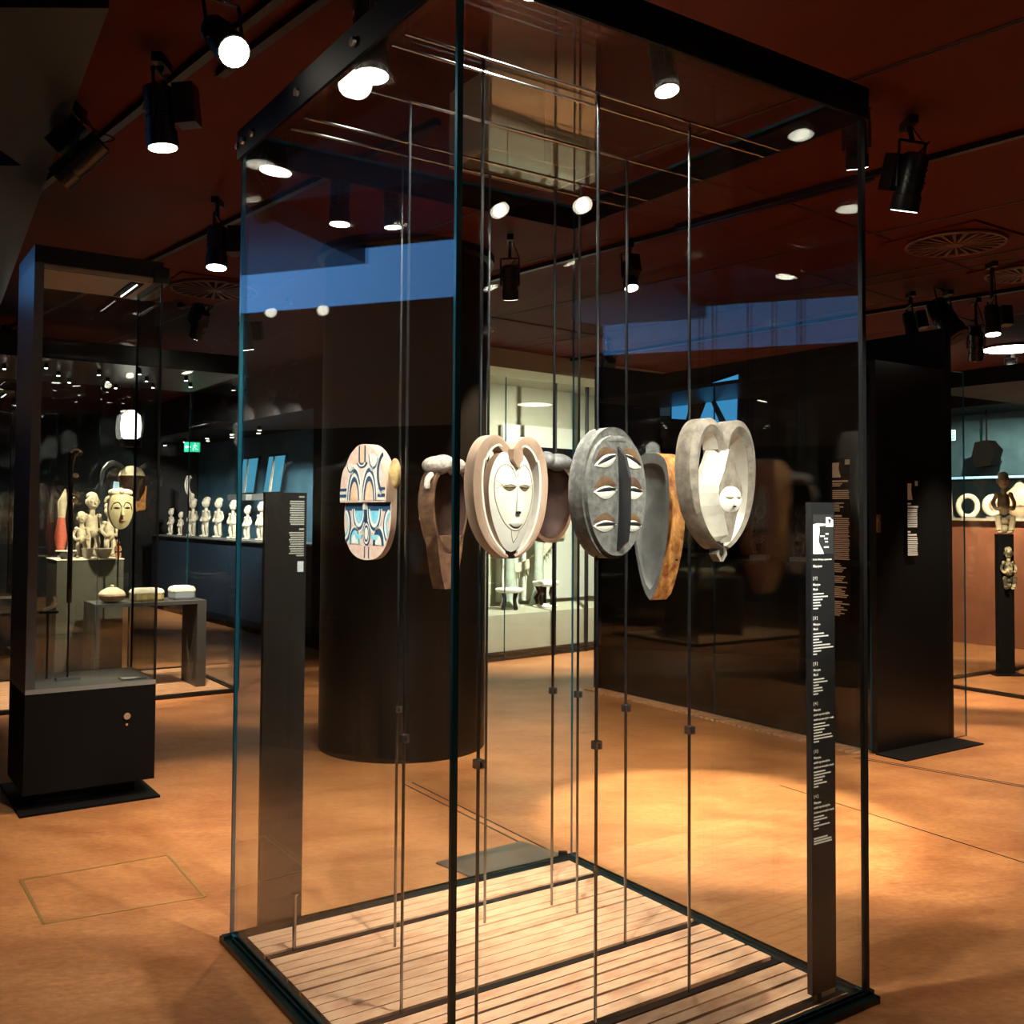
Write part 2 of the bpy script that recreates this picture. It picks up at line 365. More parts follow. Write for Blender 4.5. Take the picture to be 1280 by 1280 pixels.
mp = MB(); mp.add([(0.078, -0.0103, 1.538), (0.082, -0.0103, 1.530), (0.086, -0.0103, 1.520), (0.090, -0.0103, 1.530), (0.094, -0.0103, 1.536), (0.086, -0.0103, 1.539)], [(0, 1, 2, 3, 4, 5)])
mp.build('inset_map_print', mat('map_blue', (0.01, 0.03, 0.08), 0.6), pb, fix=False)
lines = [("For\u00eat d'Afrique \u00e9quatoriale", 0.006, 1.408, 0.0083, 'LEFT'), ('Masques', 0.006, 1.386, 0.0125, 'LEFT')]
fine = MB(); z = 1.358
blocks = [(('Masque', 'Mask'), (0.052, 0.072, 0.046, 0.034, 0.038, 0.024)), (('Masque', 'Mask'), (0.052, 0.074, 0.028, 0.042, 0.082, 0.098, 0.038, 0.018)),
          (('Masque', 'Mask'), (0.052, 0.068, 0.026, 0.042, 0.046, 0.023)), (('Masque', 'anthropomorphe', 'Anthropomorphic mask'), (0.056, 0.076, 0.053, 0.042, 0.086, 0.092, 0.026)),
          (('Masque', 'anthropomorphe', 'Anthropomorphic mask'), (0.056, 0.082, 0.053, 0.042, 0.062, 0.022)), (('Masque', 'anthropomorphe', 'Anthropomorphic mask'), (0.048, 0.064, 0.026, 0.076, 0.022))]
for k, (hd, ws) in enumerate(blocks):
    lines.append((f'[ {k + 1} ]', 0.006, z - 0.010, 0.012, 'LEFT')); z -= 0.026
    for h_ in hd:
        lines.append((h_, 0.006, z - 0.004, 0.0112 if len(h_) < 15 else 0.0100, 'LEFT')); z -= 0.0150
    z -= 0.001
    z = bars(fine, 0.006, z + 0.003, [(w_, 0.0042, 0.0050) for w_ in ws], -0.0086) - 0.016
bars(fine, 0.006, z - 0.004, [(0.066, 0.005, 0.003), (0.084, 0.005, 0.003), (0.086, 0.005, 0.003)], -0.0086)
t = tag(text_mesh(lines, 'lettering', WHITE, pb), kind='stuff'); t.location = (0, -0.0088, 0)
tag(fine.build('fine_print', mat('fine_print_grey', (0.72, 0.76, 0.78), 0.6), pb, fix=False), kind='stuff')
# second label post behind the rear pane
post = thing('label_post', 'dark brown label post with right-aligned text lines behind mask case', 'label panel', in_case(0.12, -0.062, 0), TH)
pb = MB().box(0, 0.165, -0.012, 0.012, 0.0, 1.625).build('panel', mat('post_brown', (0.022, 0.016, 0.013), 0.5, spec=0.3), post)
fine = MB(); g_ = mat('fine_print_cream', (0.62, 0.60, 0.52), 0.6)
z = 1.612
z = bars(fine, 0.155, z, [(0.022, 0.006, 0.012)], -0.0125, True)
z = bars(fine, 0.155, z, [(0.058 - 0.004 * (i % 4 == 2), 0.0052, 0.0035) for i in range(11)], -0.0125, True) - 0.010
z = bars(fine, 0.155, z, [(0.020, 0.006, 0.008)], -0.0125, True)
z = bars(fine, 0.155, z, [(0.060 - 0.003 * (i % 3), 0.0052, 0.0035) for i in range(10)] + [(0.03, 0.005, 0.01)], -0.0125, True)
tag(fine.build('fine_print', g_, pb, fix=False), kind='stuff')
MB().box(0.130, 0.154, -0.0135, -0.0125, z - 0.050, z - 0.010).build('caption_card', WHITE, pb)
# ================================================================== masks
class Outline:
    def __init__(s, pts, c=(0, 0)):
        s.c = c; a = sorted((math.atan2(z - c[1], x - c[0]), math.hypot(x - c[0], z - c[1])) for x, z in pts)
        s.a = [a[-1][0] - 2 * PI] + [q[0] for q in a] + [a[0][0] + 2 * PI]; s.r = [a[-1][1]] + [q[1] for q in a] + [a[0][1]]
    def R(s, t): return float(np.interp((t + PI) % (2 * PI) - PI, s.a, s.r))
    def at(s, t, k=1.0): r = s.R(t) * k; return (s.c[0] + r * math.cos(t), s.c[1] + r * math.sin(t))
    def rad(s, x, z):
        dx, dz = x - s.c[0], z - s.c[1]; return math.hypot(dx, dz) / max(1e-6, s.R(math.atan2(dz, dx)))
def mirror(pts): return pts + [(-x, z) for x, z in reversed(pts) if abs(x) > 1e-6]
def catmull(pts, n=6, closed=False):
    P = [np.array(p, float) for p in pts]; out = []; k = len(P)
    for i in range(k if closed else k - 1):
        p0, p1, p2, p3 = (P[(i - 1) % k], P[i], P[(i + 1) % k], P[(i + 2) % k]) if closed else (P[max(i - 1, 0)], P[i], P[i + 1], P[min(i + 2, k - 1)])
        for j in range(n):
            t = j / n; out.append(tuple(0.5 * ((2 * p1) + (-p0 + p2) * t + (2 * p0 - 5 * p1 + 4 * p2 - p3) * t * t + (-p0 + 3 * p1 - 3 * p2 + p3) * t ** 3)))
    if not closed: out.append(tuple(P[-1]))
    return out
def dome(ol, ys, back, n=64, nr=10, hollow=None):
    """solid face: front surface ys(x,z) inside outline, side wall back to y=back"""
    mb = MB(); ts = [2 * PI * j / n - PI for j in range(n)]
    rg = [[(ol.at(t)[0], back, ol.at(t)[1]) for t in ts]]
    for i in range(nr):
        k = 1 - i / nr; rg.append([(lambda p: (p[0], ys(*p), p[1]))(ol.at(t, k)) for t in ts])
    c1 = (ol.c[0], ys(*ol.c), ol.c[1])
    if hollow is None: return mb.rings(rg, (ol.c[0], back, ol.c[1]), c1)
    rim, dep = hollow
    inner = [[(ol.at(t, k)[0], back - dep * (1 - (k / rim) ** 2) ** 0.5 if k < rim else back, ol.at(t, k)[1]) for t in ts] for k in (0.12, 0.35, 0.6, 0.8, rim * 0.97, rim)]
    return mb.rings(inner + rg, (ol.c[0], back - dep, ol.c[1]), c1)
def patch(mb, out, ys, off, th=0.004):
    """raised piece with the given outline lying on the surface ys"""
    n = len(out); cx, cz = sum(p[0] for p in out) / n, sum(p[1] for p in out) / n
    rg = [[(x, ys(x, z) + 0.001, z) for x, z in out]]
    for k in (1.0, 0.66, 0.33):
        rg.append([(cx + (x - cx) * k, ys(cx + (x - cx) * k, cz + (z - cz) * k) - off - th * (1 - k * k), cz + (z - cz) * k) for x, z in out])
    return mb.rings(rg, None, (cx, ys(cx, cz) - off - th, cz))
def strip(mb, path, ys, r=0.0015, off=0.0): return mb.tube([(x, ys(x, z) - off, z) for x, z in path], r, 5)
def almond(cx, cz, w_, hu, hl, n=9, rot=0.0):
    up = [(-w_ + 2 * w_ * i / n, hu * math.sin(PI * i / n)) for i in range(n + 1)]; lo = [(w_ - 2 * w_ * i / n, -hl * math.sin(PI * i / n)) for i in range(1, n)]
    c, s_ = math.cos(rot), math.sin(rot)
    return [(cx + c * x - s_ * z, cz + s_ * x + c * z) for x, z in up + lo]
def ribbon(mb, path, wd, y0, y1, bulge=0.0):
    """band following a 2-D path, rectangular section from y0 (front) to y1 (back), widths per point"""
    k = len(path); L_, R_ = [], []
    for i, (x, z) in enumerate(path):
        a, b = path[max(i - 1, 0)], path[min(i + 1, k - 1)]; dx, dz = b[0] - a[0], b[1] - a[1]; l = math.hypot(dx, dz) or 1
        nx, nz = -dz / l, dx / l; ww = wd[i] if isinstance(wd, (list, tuple)) else wd
        L_.append((x + nx * ww / 2, z + nz * ww / 2)); R_.append((x - nx * ww / 2, z - nz * ww / 2))
    vs = []
    for (a, c), (b, d), (px, pz) in zip(L_, R_, path): vs += [(a, y0, c), (px, y0 - bulge, pz), (b, y0, d), (b, y1, d), (a, y1, c)]
    fs = [(i * 5 + j, i * 5 + (j + 1) % 5, i * 5 + 5 + (j + 1) % 5, i * 5 + 5 + j) for i in range(k - 1) for j in range(5)] + [(4, 3, 2, 1, 0), tuple((k - 1) * 5 + j for j in range(5))]
    return mb.add(vs, fs)
KAOLIN = mat('kaolin_white', (0.80, 0.76, 0.66), 0.75, col2=(0.66, 0.61, 0.50), scale=22, lo=0.45, hi=0.75, bump=0.1)
TANW = mat('tan_wood', (0.34, 0.21, 0.13), 0.6, col2=(0.50, 0.34, 0.24), scale=14, stretch=(1, 1, 0.4), bump=0.2)
DARKW = mat('dark_wood', (0.010, 0.0035, 0.002), 0.6, spec=0.12, col2=(0.028, 0.011, 0.006), scale=16, bump=0.2)
OLIVE = mat('olive_line', (0.26, 0.23, 0.11), 0.7)
SLATEG = mat('worn_grey_wood', (0.075, 0.070, 0.062), 0.55, col2=(0.22, 0.21, 0.19), scale=26, lo=0.45, hi=0.7, bump=0.25)
GREYP = mat('grey_patina', (0.075, 0.073, 0.064), 0.75, col2=(0.155, 0.15, 0.132), scale=55, bump=0.3)
EYEB = mat('slit_black', (0.006, 0.005, 0.005), 0.5)
CREAMP = mat('cream_paint', (0.84, 0.74, 0.62), 0.7, col2=(0.70, 0.55, 0.45), scale=30)
OCHREW = mat('ochre_carved_wood', (0.22, 0.055, 0.010), 0.55, col2=(0.56, 0.26, 0.06), scale=38, stretch=(1, 1, 0.7), bump=0.9)
def mount(parent, x, z, y):
    MB().tube([(x, y, z), (x, y + 0.06, z)], 0.004, 6).build('mount_pin', RODM, parent)
def white_heart():
    t = thing('heart_face_mask', 'white heart-faced mask ringed by two curved tan horns', 'mask')
    half = catmull([(0.006, 0.098), (0.020, 0.130), (0.046, 0.152), (0.074, 0.146), (0.097, 0.112), (0.108, 0.060), (0.107, 0.0), (0.095, -0.062), (0.070, -0.115), (0.036, -0.150), (0.012, -0.163)], 4)
    wd = [0.024 + 0.004 * math.sin(PI * i / (len(half) - 1)) - 0.014 * max(0, i / (len(half) - 1) - 0.7) / 0.3 for i in range(len(half))]
    for s_ in (1, -1):
        b = MB(); pth = [(s_ * x, z) for x, z in half]; ribbon(b, pth, wd, -0.012, 0.035, 0.004); h_ = b.build('horn', TANW, t, True)
        inn = [(s_ * (x - 0.0135 * (1 if x > 0.03 else 0.3)), z - (0.0135 if z > 0.11 else 0)) for x, z in half[7:-3]]
        b = MB(); ribbon(b, inn, 0.006, -0.0145, 0.03); b.build('white_inner_edge', KAOLIN, h_)
    ol = Outline(catmull(mirror([(0.0, 0.118), (0.022, 0.124), (0.048, 0.106), (0.066, 0.070), (0.074, 0.025), (0.070, -0.025), (0.056, -0.078), (0.034, -0.124), (0.014, -0.146), (0.0, -0.150)]), 4, True), (0, 0.0))
    ys = lambda x, z: -0.012 - 0.030 * max(0.0, 1 - ol.rad(x, z) ** 2.4)
    fc = dome(ol, ys, 0.02).build('face', [KAOLIN, TANW], t, True)
    for p in fc.data.polygons:
        if abs(p.normal.y) < 0.2: p.material_index = 1
    b = MB(); b.prism([(-0.017, 0.100), (0.0, 0.078), (0.017, 0.100), (0.014, 0.128), (-0.014, 0.128)], -0.044, 0.02); b.build('crest', TANW, t)
    b = MB()
    for s_ in (1, -1):
        strip(b, [(s_ * x, z) for x, z in catmull([(0.002, 0.052), (0.014, 0.078), (0.034, 0.086), (0.054, 0.066), (0.062, 0.030), (0.058, -0.015), (0.040, -0.060), (0.018, -0.086), (0.0, -0.092)], 4)], ys, 0.0014)
        strip(b, [(s_ * x, z) for x, z in catmull([(0.014, -0.086), (0.008, -0.110), (0.0, -0.125)], 4)], ys, 0.001)
        for dz in (0.012, 0.0, -0.010): strip(b, [(s_ * 0.042, 0.031), (s_ * 0.058, 0.031 + dz)], ys, 0.0009)
        strip(b, [(s_ * x, z) for x, z in catmull([(0.0, 0.070), (0.010, 0.076), (0.016, 0.088)], 3)], ys, 0.001)
    b.build('incised_lines', OLIVE, fc)
    for s_ in (1, -1):
        patch(b := MB(), almond(s_ * 0.0245, 0.027, 0.0205, 0.003, 0.0125), ys, 0.0015, 0.003); ey = b.build('eyelid', mat('eye_tan', (0.20, 0.15, 0.065), 0.6), fc, True)
        strip(b := MB(), [(s_ * 0.0235 - 0.019, 0.030), (s_ * 0.0235, 0.034), (s_ * 0.0235 + 0.019, 0.030)], ys, 0.0016, 0.002); b.build('brow', KAOLIN, fc)
        strip(b := MB(), [(s_ * 0.0235 - 0.015, 0.025), (s_ * 0.0235, 0.0235), (s_ * 0.0235 + 0.015, 0.025)], ys, 0.0013, 0.0045); b.build('eye_slit', EYEB, fc)
    b = MB(); b.tube([(0, ys(0, 0.05) - 0.001, 0.052), (0, ys(0, 0.0) - 0.004, 0.0), (0, ys(0, -0.042) - 0.009, -0.040)], [0.002, 0.004, 0.0075], 8); b.build('nose', KAOLIN, fc, True)
    b = MB(); b.ell((0, ys(0, -0.044) - 0.006, -0.0435), (0.008, 0.006, 0.004)); b.build('nose_tip', EYEB, fc, True)
    b = MB(); patch(b, [(0, -0.066), (0.007, -0.060), (0.016, -0.066), (0.020, -0.073), (0.010, -0.080), (0, -0.082), (-0.010, -0.080), (-0.020, -0.073), (-0.016, -0.066), (-0.007, -0.060)], ys, 0.002, 0.004); b.build('lips', KAOLIN, fc, True)
    strip(b := MB(), catmull([(-0.020, -0.074), (-0.010, -0.082), (0, -0.084), (0.010, -0.082), (0.020, -0.074)], 3), ys, 0.0012, 0.001); b.build('lip_line', EYEB, fc)
    b = MB(); b.prism([(-0.022, -0.145), (0.022, -0.145), (0.012, -0.168), (-0.012, -0.168)], -0.008, 0.03); b.build('chin_block', DARKW, t)
    mount(t, -0.03, 0.03, 0.02); return t
def place(o, p, rz, label=None):
    o.location = p; o.rotation_euler.z = rz
    if label: o['label'] = label
    return o
place(white_heart(), (-0.008, 2.73, 1.596), TH)
def grey_mask():
    t = thing('oval_mask', 'grey oval mask with blade nose and three pairs of white almond eyes', 'mask')
    ol = Outline(catmull(mirror([(0.0, 0.178), (0.04, 0.170), (0.078, 0.140), (0.104, 0.085), (0.114, 0.020), (0.110, -0.045), (0.090, -0.110), (0.058, -0.158), (0.025, -0.180), (0.0, -0.184)]), 4, True))
    ys = lambda x, z: -0.030 - 0.012 * max(0.0, 1 - ol.rad(x, z) ** 2)
    fc = dome(ol, ys, 0.0).build('face', GREYP, t, True)
    ob = Outline([(lambda q: (q[0], q[1] + 0.016 * max(0.0, math.sin(a)) ** 8))(ol.at(a, 1.055)) for a in np.linspace(-PI, PI, 120)])
    bk = dome(ob, lambda x, z: -0.012 + 0.0 * x, 0.055, n=80).build('body', SLATEG, t, True)
    b = MB()
    out = catmull([(0.0, 0.176), (-0.030, 0.170), (-0.036, 0.158), (0, 0.158), (0.036, 0.158), (0.030, 0.170)], 3, True)
    patch(b, out, ys, 0.001, 0.003); b.build('forehead_band', GREYP, fc, True)
    nose = MB(); prof = [(-0.028, 0.150), (-0.070, 0.108), (-0.088, 0.05), (-0.088, -0.08), (-0.078, -0.140), (-0.028, -0.172)]
    hw = 0.0045; vs = [(-hw, y, z) for y, z in prof] + [(hw, y, z) for y, z in prof]; n = len(prof)
    nose.add(vs, [tuple(range(n)), tuple(range(2 * n - 1, n - 1, -1))] + [(j, n + j, n + (j + 1) % n, (j + 1) % n) for j in range(n)])
    no = nose.build('nose_blade', [mat('blade_black', (0.014, 0.014, 0.015), 0.45), KAOLIN], fc)
    for p in no.data.polygons:
        p.material_index = 0
    for z, rot, wd, hu in ((0.104, 0.42, 0.043, 0.027), (0.012, 0.10, 0.041, 0.031), (-0.090, 0.06, 0.040, 0.025)):
        for s_ in (1, -1):
            cx = s_ * (0.054 if z < 0.1 else 0.050)
            a = almond(cx, z + hu * 0.35, wd, hu, 0.004, rot=-s_ * rot); b = MB(); patch(b, a, ys, 0.0015, 0.002); b.build('eye_socket', mat('socket_brown', (0.16, 0.085, 0.035), 0.5, col2=(0.045, 0.022, 0.012), scale=12), fc, True)
            a = almond(cx, z - 0.003, wd * 1.03, 0.015, hu * 0.78, rot=-s_ * rot); b = MB(); patch(b, a, ys, 0.003, 0.009); ey = b.build('eye', KAOLIN, fc, True)
            a = almond(cx, z + 0.000, wd * 0.84, 0.0075, 0.004, rot=-s_ * rot); b = MB(); patch(b, a, ys, 0.0125, 0.001); b.build('eye_slit', EYEB, ey)
    mount(t, -0.05, 0.0, 0.05); return t
place(grey_mask(), (0.300, 3.03, 1.610), TH)
def horned_mask():
    t = thing('ram_horn_mask', 'pale mask with small white face between two broad ram horns', 'mask')
    GH = mat('horn_grey_tan', (0.115, 0.092, 0.066), 0.65, col2=(0.23, 0.19, 0.145), scale=30, bump=0.25)
    half = catmull([(0.010, 0.055), (0.010, 0.125), (0.022, 0.172), (0.055, 0.200), (0.090, 0.190), (0.116, 0.150), (0.130, 0.080), (0.128, 0.0), (0.112, -0.075), (0.080, -0.135), (0.040, -0.176), (0.014, -0.192)], 4)
    k = len(half); wd = [0.018 + 0.026 * math.sin(PI * min(1, i / (k * 0.75))) ** 0.8 if i < k * 0.75 else 0.018 - 0.006 * (i / k - 0.75) * 4 for i in range(k)]
    for s_ in (1, -1):
        b = MB(); ribbon(b, [(s_ * x, z) for x, z in half], wd, -0.022, 0.045, 0.012); h_ = b.build('horn', [GH, KAOLIN], t, True)
        for p in h_.data.polygons:
            o_ = p.center.x * p.normal.x + (p.center.z) * p.normal.z
            if abs(p.normal.y) < 0.35 and o_ <= 0: p.material_index = 1
    fr = [(0.0, 0.122), (0.009, 0.118), (0.028, 0.056), (0.052, 0.008), (0.054, -0.016), (0.046, -0.055), (0.030, -0.082), (0.010, -0.150), (0.0, -0.172)]
    bk = [(0.0, 0.130), (0.030, 0.122), (0.060, 0.060), (0.072, 0.010), (0.074, -0.016), (0.068, -0.060), (0.052, -0.095), (0.022, -0.160), (0.0, -0.180)]
    rg = [[(x, 0.03, z) for x, z in mirror(bk)], [(x, 0.012, z) for x, z in mirror(bk)], [(x, -0.052, z) for x, z in mirror(fr)]]
    body = MB().rings(rg, (0, 0.03, -0.02), (0, -0.056, -0.02)).build('body', [GH, KAOLIN], t)
    for p in body.data.polygons:
        if abs(p.normal.x) > 0.4: p.material_index = 1
    ol = Outline([(0.051 * math.cos(a), -0.036 + 0.044 * math.sin(a)) for a in np.linspace(-PI, PI, 40)], (0, -0.036))
    ys = lambda x, z: -0.052 - 0.020 * max(0.0, 1 - ol.rad(x, z) ** 2)
    fc = dome(ol, ys, -0.045, n=40, nr=6).build('face', KAOLIN, t, True)
    for s_ in (1, -1):
        patch(b := MB(), almond(s_ * 0.020, -0.030, 0.0165, 0.003, 0.0075), ys, 0.001, 0.001); b.build('eye', mat('eye_olive', (0.16, 0.13, 0.06), 0.6), fc)
        strip(b := MB(), catmull([(s_ * 0.003, -0.026), (s_ * 0.014, -0.010), (s_ * 0.032, -0.014), (s_ * 0.043, -0.028)], 3), ys, 0.001, 0.0005); b.build('brow', OLIVE, fc)
    b = MB(); b.tube([(0, ys(0, -0.02) - 0.001, -0.02), (0, ys(0, -0.058) - 0.006, -0.056)], [0.002, 0.005], 8); b.build('nose', KAOLIN, fc, True)
    MB().ell((0, ys(0, -0.06) - 0.004, -0.0595), (0.0065, 0.005, 0.003)).build('nose_tip', EYEB, fc, True)
    ch = MB()
    for s_ in (1, -1): ribbon(ch, [(s_ * 0.014, -0.188), (s_ * 0.018, -0.212), (s_ * 0.003, -0.236)], [0.010, 0.012, 0.006], -0.014, 0.02)
    ch.build('chin_tip', GH, t); MB().box(-0.012, 0.012, -0.01, 0.02, -0.215, -0.172).build('chin_block', EYEB, t)
    mount(t, 0.0, 0.08, 0.03); return t
place(horned_mask(), (0.668, 3.23, 1.637), TH)
def disc_mask():
    t = thing('disc_mask', 'round flat mask painted with blue, white and pink arcs', 'mask')
    PINK = mat('pink_ground', (0.66, 0.42, 0.33), 0.75, col2=(0.76, 0.58, 0.47), scale=40, bump=0.1)
    BLUE = mat('blue_paint', (0.012, 0.055, 0.12), 0.7); LBL = mat('sky_blue_paint', (0.13, 0.50, 0.66), 0.7, col2=(0.30, 0.66, 0.76), scale=40)
    ORG = mat('orange_paint', (0.70, 0.38, 0.19), 0.7, col2=(0.76, 0.58, 0.42), scale=40)
    up = catmull([(-0.160, 0.0), (-0.158, 0.055), (-0.142, 0.098), (-0.118, 0.118), (-0.085, 0.152), (-0.03, 0.176), (0.03, 0.176), (0.085, 0.155), (0.128, 0.118), (0.150, 0.085), (0.160, 0.050), (0.160, 0.0)], 4)
    lo = catmull([(-0.160, 0.0), (-0.166, -0.05), (-0.160, -0.095), (-0.135, -0.138), (-0.095, -0.164), (-0.04, -0.176), (0.02, -0.176), (0.08, -0.164), (0.125, -0.132), (0.152, -0.085), (0.160, -0.04), (0.160, 0.0)], 4)
    bd = MB().prism(up, -0.034, 0.002).build('upper_half', [PINK, TANW], t); b2 = MB().prism(lo, -0.016, 0.002).build('lower_half', [PINK, TANW], t)
    for o in (bd, b2):
        for p in o.data.polygons: p.material_index = 0 if p.normal.y < -0.5 else 1
    YU, YL = -0.034, -0.016
    def ring(mb, cx, cz, rx, rz, k0, k1, a0, a1, y, h_=0.002, n=14):
        vs = []
        for i in range(n + 1):
            a = a0 + (a1 - a0) * i / n; c, s_ = math.cos(a), math.sin(a)
            vs += [(cx + rx * k1 * c, y - h_, cz + rz * k1 * s_), (cx + rx * k0 * c, y - h_, cz + rz * k0 * s_), (cx + rx * k0 * c, y, cz + rz * k0 * s_), (cx + rx * k1 * c, y, cz + rz * k1 * s_)]
        mb.add(vs, [(i * 4 + j, i * 4 + (j + 1) % 4, i * 4 + 4 + (j + 1) % 4, i * 4 + 4 + j) for i in range(n) for j in range(4)])
    NM = {'b': ('blue_band', BLUE), 'w': ('white_band', KAOLIN), 'l': ('sky_blue_field', LBL), 'o': ('orange_field', ORG)}
    class Each:
        def __init__(s, k): s.k = k
        def add(s, *a): MB().add(*a).build(*NM[s.k], t)
        def box(s, *a): MB().box(*a).build(*NM[s.k], t)
        def prism(s, *a): MB().prism(*a).build(*NM[s.k], t)
    L_ = {k: Each(k) for k in NM}
    def arch(cx, cz, rx, rz, a0, a1, y, seq):
        for k0, k1, c in seq: ring(L_[c], cx, cz, rx, rz, k0, k1, a0, a1, y, 0.0015 + 0.001 * (c in 'bw'))
    EYEU = [(0.88, 1.0, 'w'), (0.76, 0.88, 'b'), (0.66, 0.76, 'w'), (0.52, 0.66, 'b'), (0.0, 0.52, 'o')]
    for s_ in (-1, 1): arch(s_ * 0.052, 0.006, 0.056, 0.112, 0, PI, YU, EYEU)
    COR = [(0.86, 1.0, 'w'), (0.72, 0.86, 'b'), (0.0, 0.72, 'w')]
    arch(-0.080, 0.124, 0.032, 0.038, PI * 1.05, PI * 1.85, YU, [(0.86, 1.0, 'w'), (0.72, 0.86, 'b'), (0.0, 0.72, 'w')])
    arch(0.080, 0.146, 0.040, 0.055, PI * 1.0, PI * 1.9, YU, COR); arch(0.155, 0.085, 0.060, 0.075, PI * 0.6, PI * 1.38, YU, COR[:2])
    arch(0.0, 0.122, 0.034, 0.016, PI, 2 * PI, YU, [(0.75, 1.0, 'b'), (0.5, 0.75, 'w'), (0.2, 0.5, 'b')])
    L_['o'].box(-0.014, 0.014, YU - 0.002, YU, 0.124, 0.172)
    for k in range(2): L_['b'].box(-0.022 + 0.039 * k, -0.017 + 0.039 * k, YU - 0.0025, YU, 0.122, 0.174)
    for s_ in (-1, 1):
        for j in range(4): L_['b' if j % 2 else 'w'].box(min(s_ * 0.110, s_ * 0.156), max(s_ * 0.112, s_ * 0.154), YU - 0.0025, YU, 0.006 + 0.010 * j, 0.014 + 0.010 * j)
    L_['w'].box(-0.008, 0.008, YU - 0.006, YU, -0.0, 0.055)
    L_['b'].box(-0.155, 0.155, YL - 0.002, YL, -0.026, -0.002)
    for s_ in (-1, 1):
        arch(s_ * 0.054, -0.020, 0.050, 0.075, PI, 2 * PI, YL, [(0.9, 1.0, 'w'), (0.76, 0.9, 'b'), (0.62, 0.76, 'w'), (0.0, 0.62, 'l')])
        arch(s_ * 0.082, -0.128, 0.042, 0.056, -0.02 * PI, 1.02 * PI, YL, [(0.88, 1.0, 'w'), (0.74, 0.88, 'b'), (0.5, 0.74, 'l' if s_ < 0 else 'b'), (0.0, 0.5, 'w')])
        arch(s_ * 0.158, -0.070, 0.045, 0.058, PI * 0.55 if s_ > 0 else -PI * 0.45, PI * 1.3 if s_ > 0 else PI * 0.4, YL, [(0.85, 1.0, 'b'), (0.7, 0.85, 'w'), (0.5, 0.7, 'l')])
        L_['l'].prism([(s_ * 0.030, -0.100), (s_ * 0.085, -0.098), (s_ * 0.072, -0.114), (s_ * 0.040, -0.114)], YL - 0.003, YL)
    arch(0, -0.096, 0.024, 0.038, 0, 2 * PI, YL, [(0.85, 1.0, 'b'), (0.7, 0.85, 'w'), (0.5, 0.7, 'b'), (0, 0.5, 'w')])
    for k in range(2): L_['b'].box(-0.016 + 0.028 * k, -0.012 + 0.028 * k, YL - 0.002, YL, -0.172, -0.136)
    L_['b'].prism([(-0.006, -0.002), (0.006, -0.002), (0.002, -0.062), (-0.002, -0.062)], YL - 0.010, YL); L_['w'].box(-0.006, 0.006, YL - 0.013, YL, -0.022, 0.0)
    b = MB(); b.ell((0.158, -0.004, 0.085), (0.024, 0.016, 0.045), 14, 8); b.build('ear_knob', mat('yellow_ochre', (0.60, 0.42, 0.16), 0.6, col2=(0.28, 0.13, 0.05), scale=30), t, True)
    mount(t, 0.02, 0.0, 0.012); return t
place(disc_mask(), (-0.432, 3.09, 1.582), TH - PI / 2)
def long_mask():
    t = thing('long_pointed_mask', 'long pointed ochre wood mask with hollow grey back', 'mask')
    ol = Outline(catmull(mirror([(0.0, 0.262), (0.05, 0.255), (0.085, 0.225), (0.098, 0.16), (0.098, 0.06), (0.088, -0.05), (0.066, -0.14), (0.036, -0.225), (0.012, -0.262), (0.0, -0.268)]), 4, True))
    ys = lambda x, z: -0.060 - 0.028 * max(0.0, 1 - ol.rad(x, z) ** 3)
    body = dome(ol, ys, 0.02, n=64, nr=8, hollow=(0.86, 0.05)).build('body', [OCHREW, mat('grey_hollow', (0.055, 0.052, 0.046), 0.6, col2=(0.11, 0.105, 0.095), scale=12), mat('mask_red_paint', (0.36, 0.10, 0.06), 0.7, col2=(0.48, 0.18, 0.10), scale=25)], t, True)
    for p in body.data.polygons:
        c = p.center; r = ol.rad(c.x, c.z)
        if p.normal.y > 0.15 or (c.y > -0.045 and r < 0.87): p.material_index = 1
        elif p.normal.y < -0.3: p.material_index = 2
    b = MB(); patch(b, catmull([(-0.07, 0.04), (-0.05, 0.16), (0, 0.06), (0.05, 0.16), (0.07, 0.04), (0, -0.02)], 4, True), ys, 0.002); b.build('brow_paint', KAOLIN, body, True)
    for s_ in (1, -1):
        patch(b := MB(), almond(s_ * 0.042, -0.02, 0.03, 0.008, 0.010), ys, 0.004); b.build('eye', EYEB, body)
    b = MB(); patch(b, almond(0, -0.14, 0.03, 0.01, 0.012), ys, 0.004); b.build('mouth', KAOLIN, body)
    MB().tube([(0, ys(0, 0.03), 0.03), (0, ys(0, -0.09) - 0.02, -0.085)], [0.006, 0.014], 8).build('nose', OCHREW, body, True)
    for z in (0.10, -0.12): MB().tube([(-0.094, -0.02, z), (-0.0995, -0.02, z)], 0.004, 8).build('peg_hole', EYEB, body)
    return t
place(long_mask(), (0.515, 3.62, 1.510), TH + PI / 2)
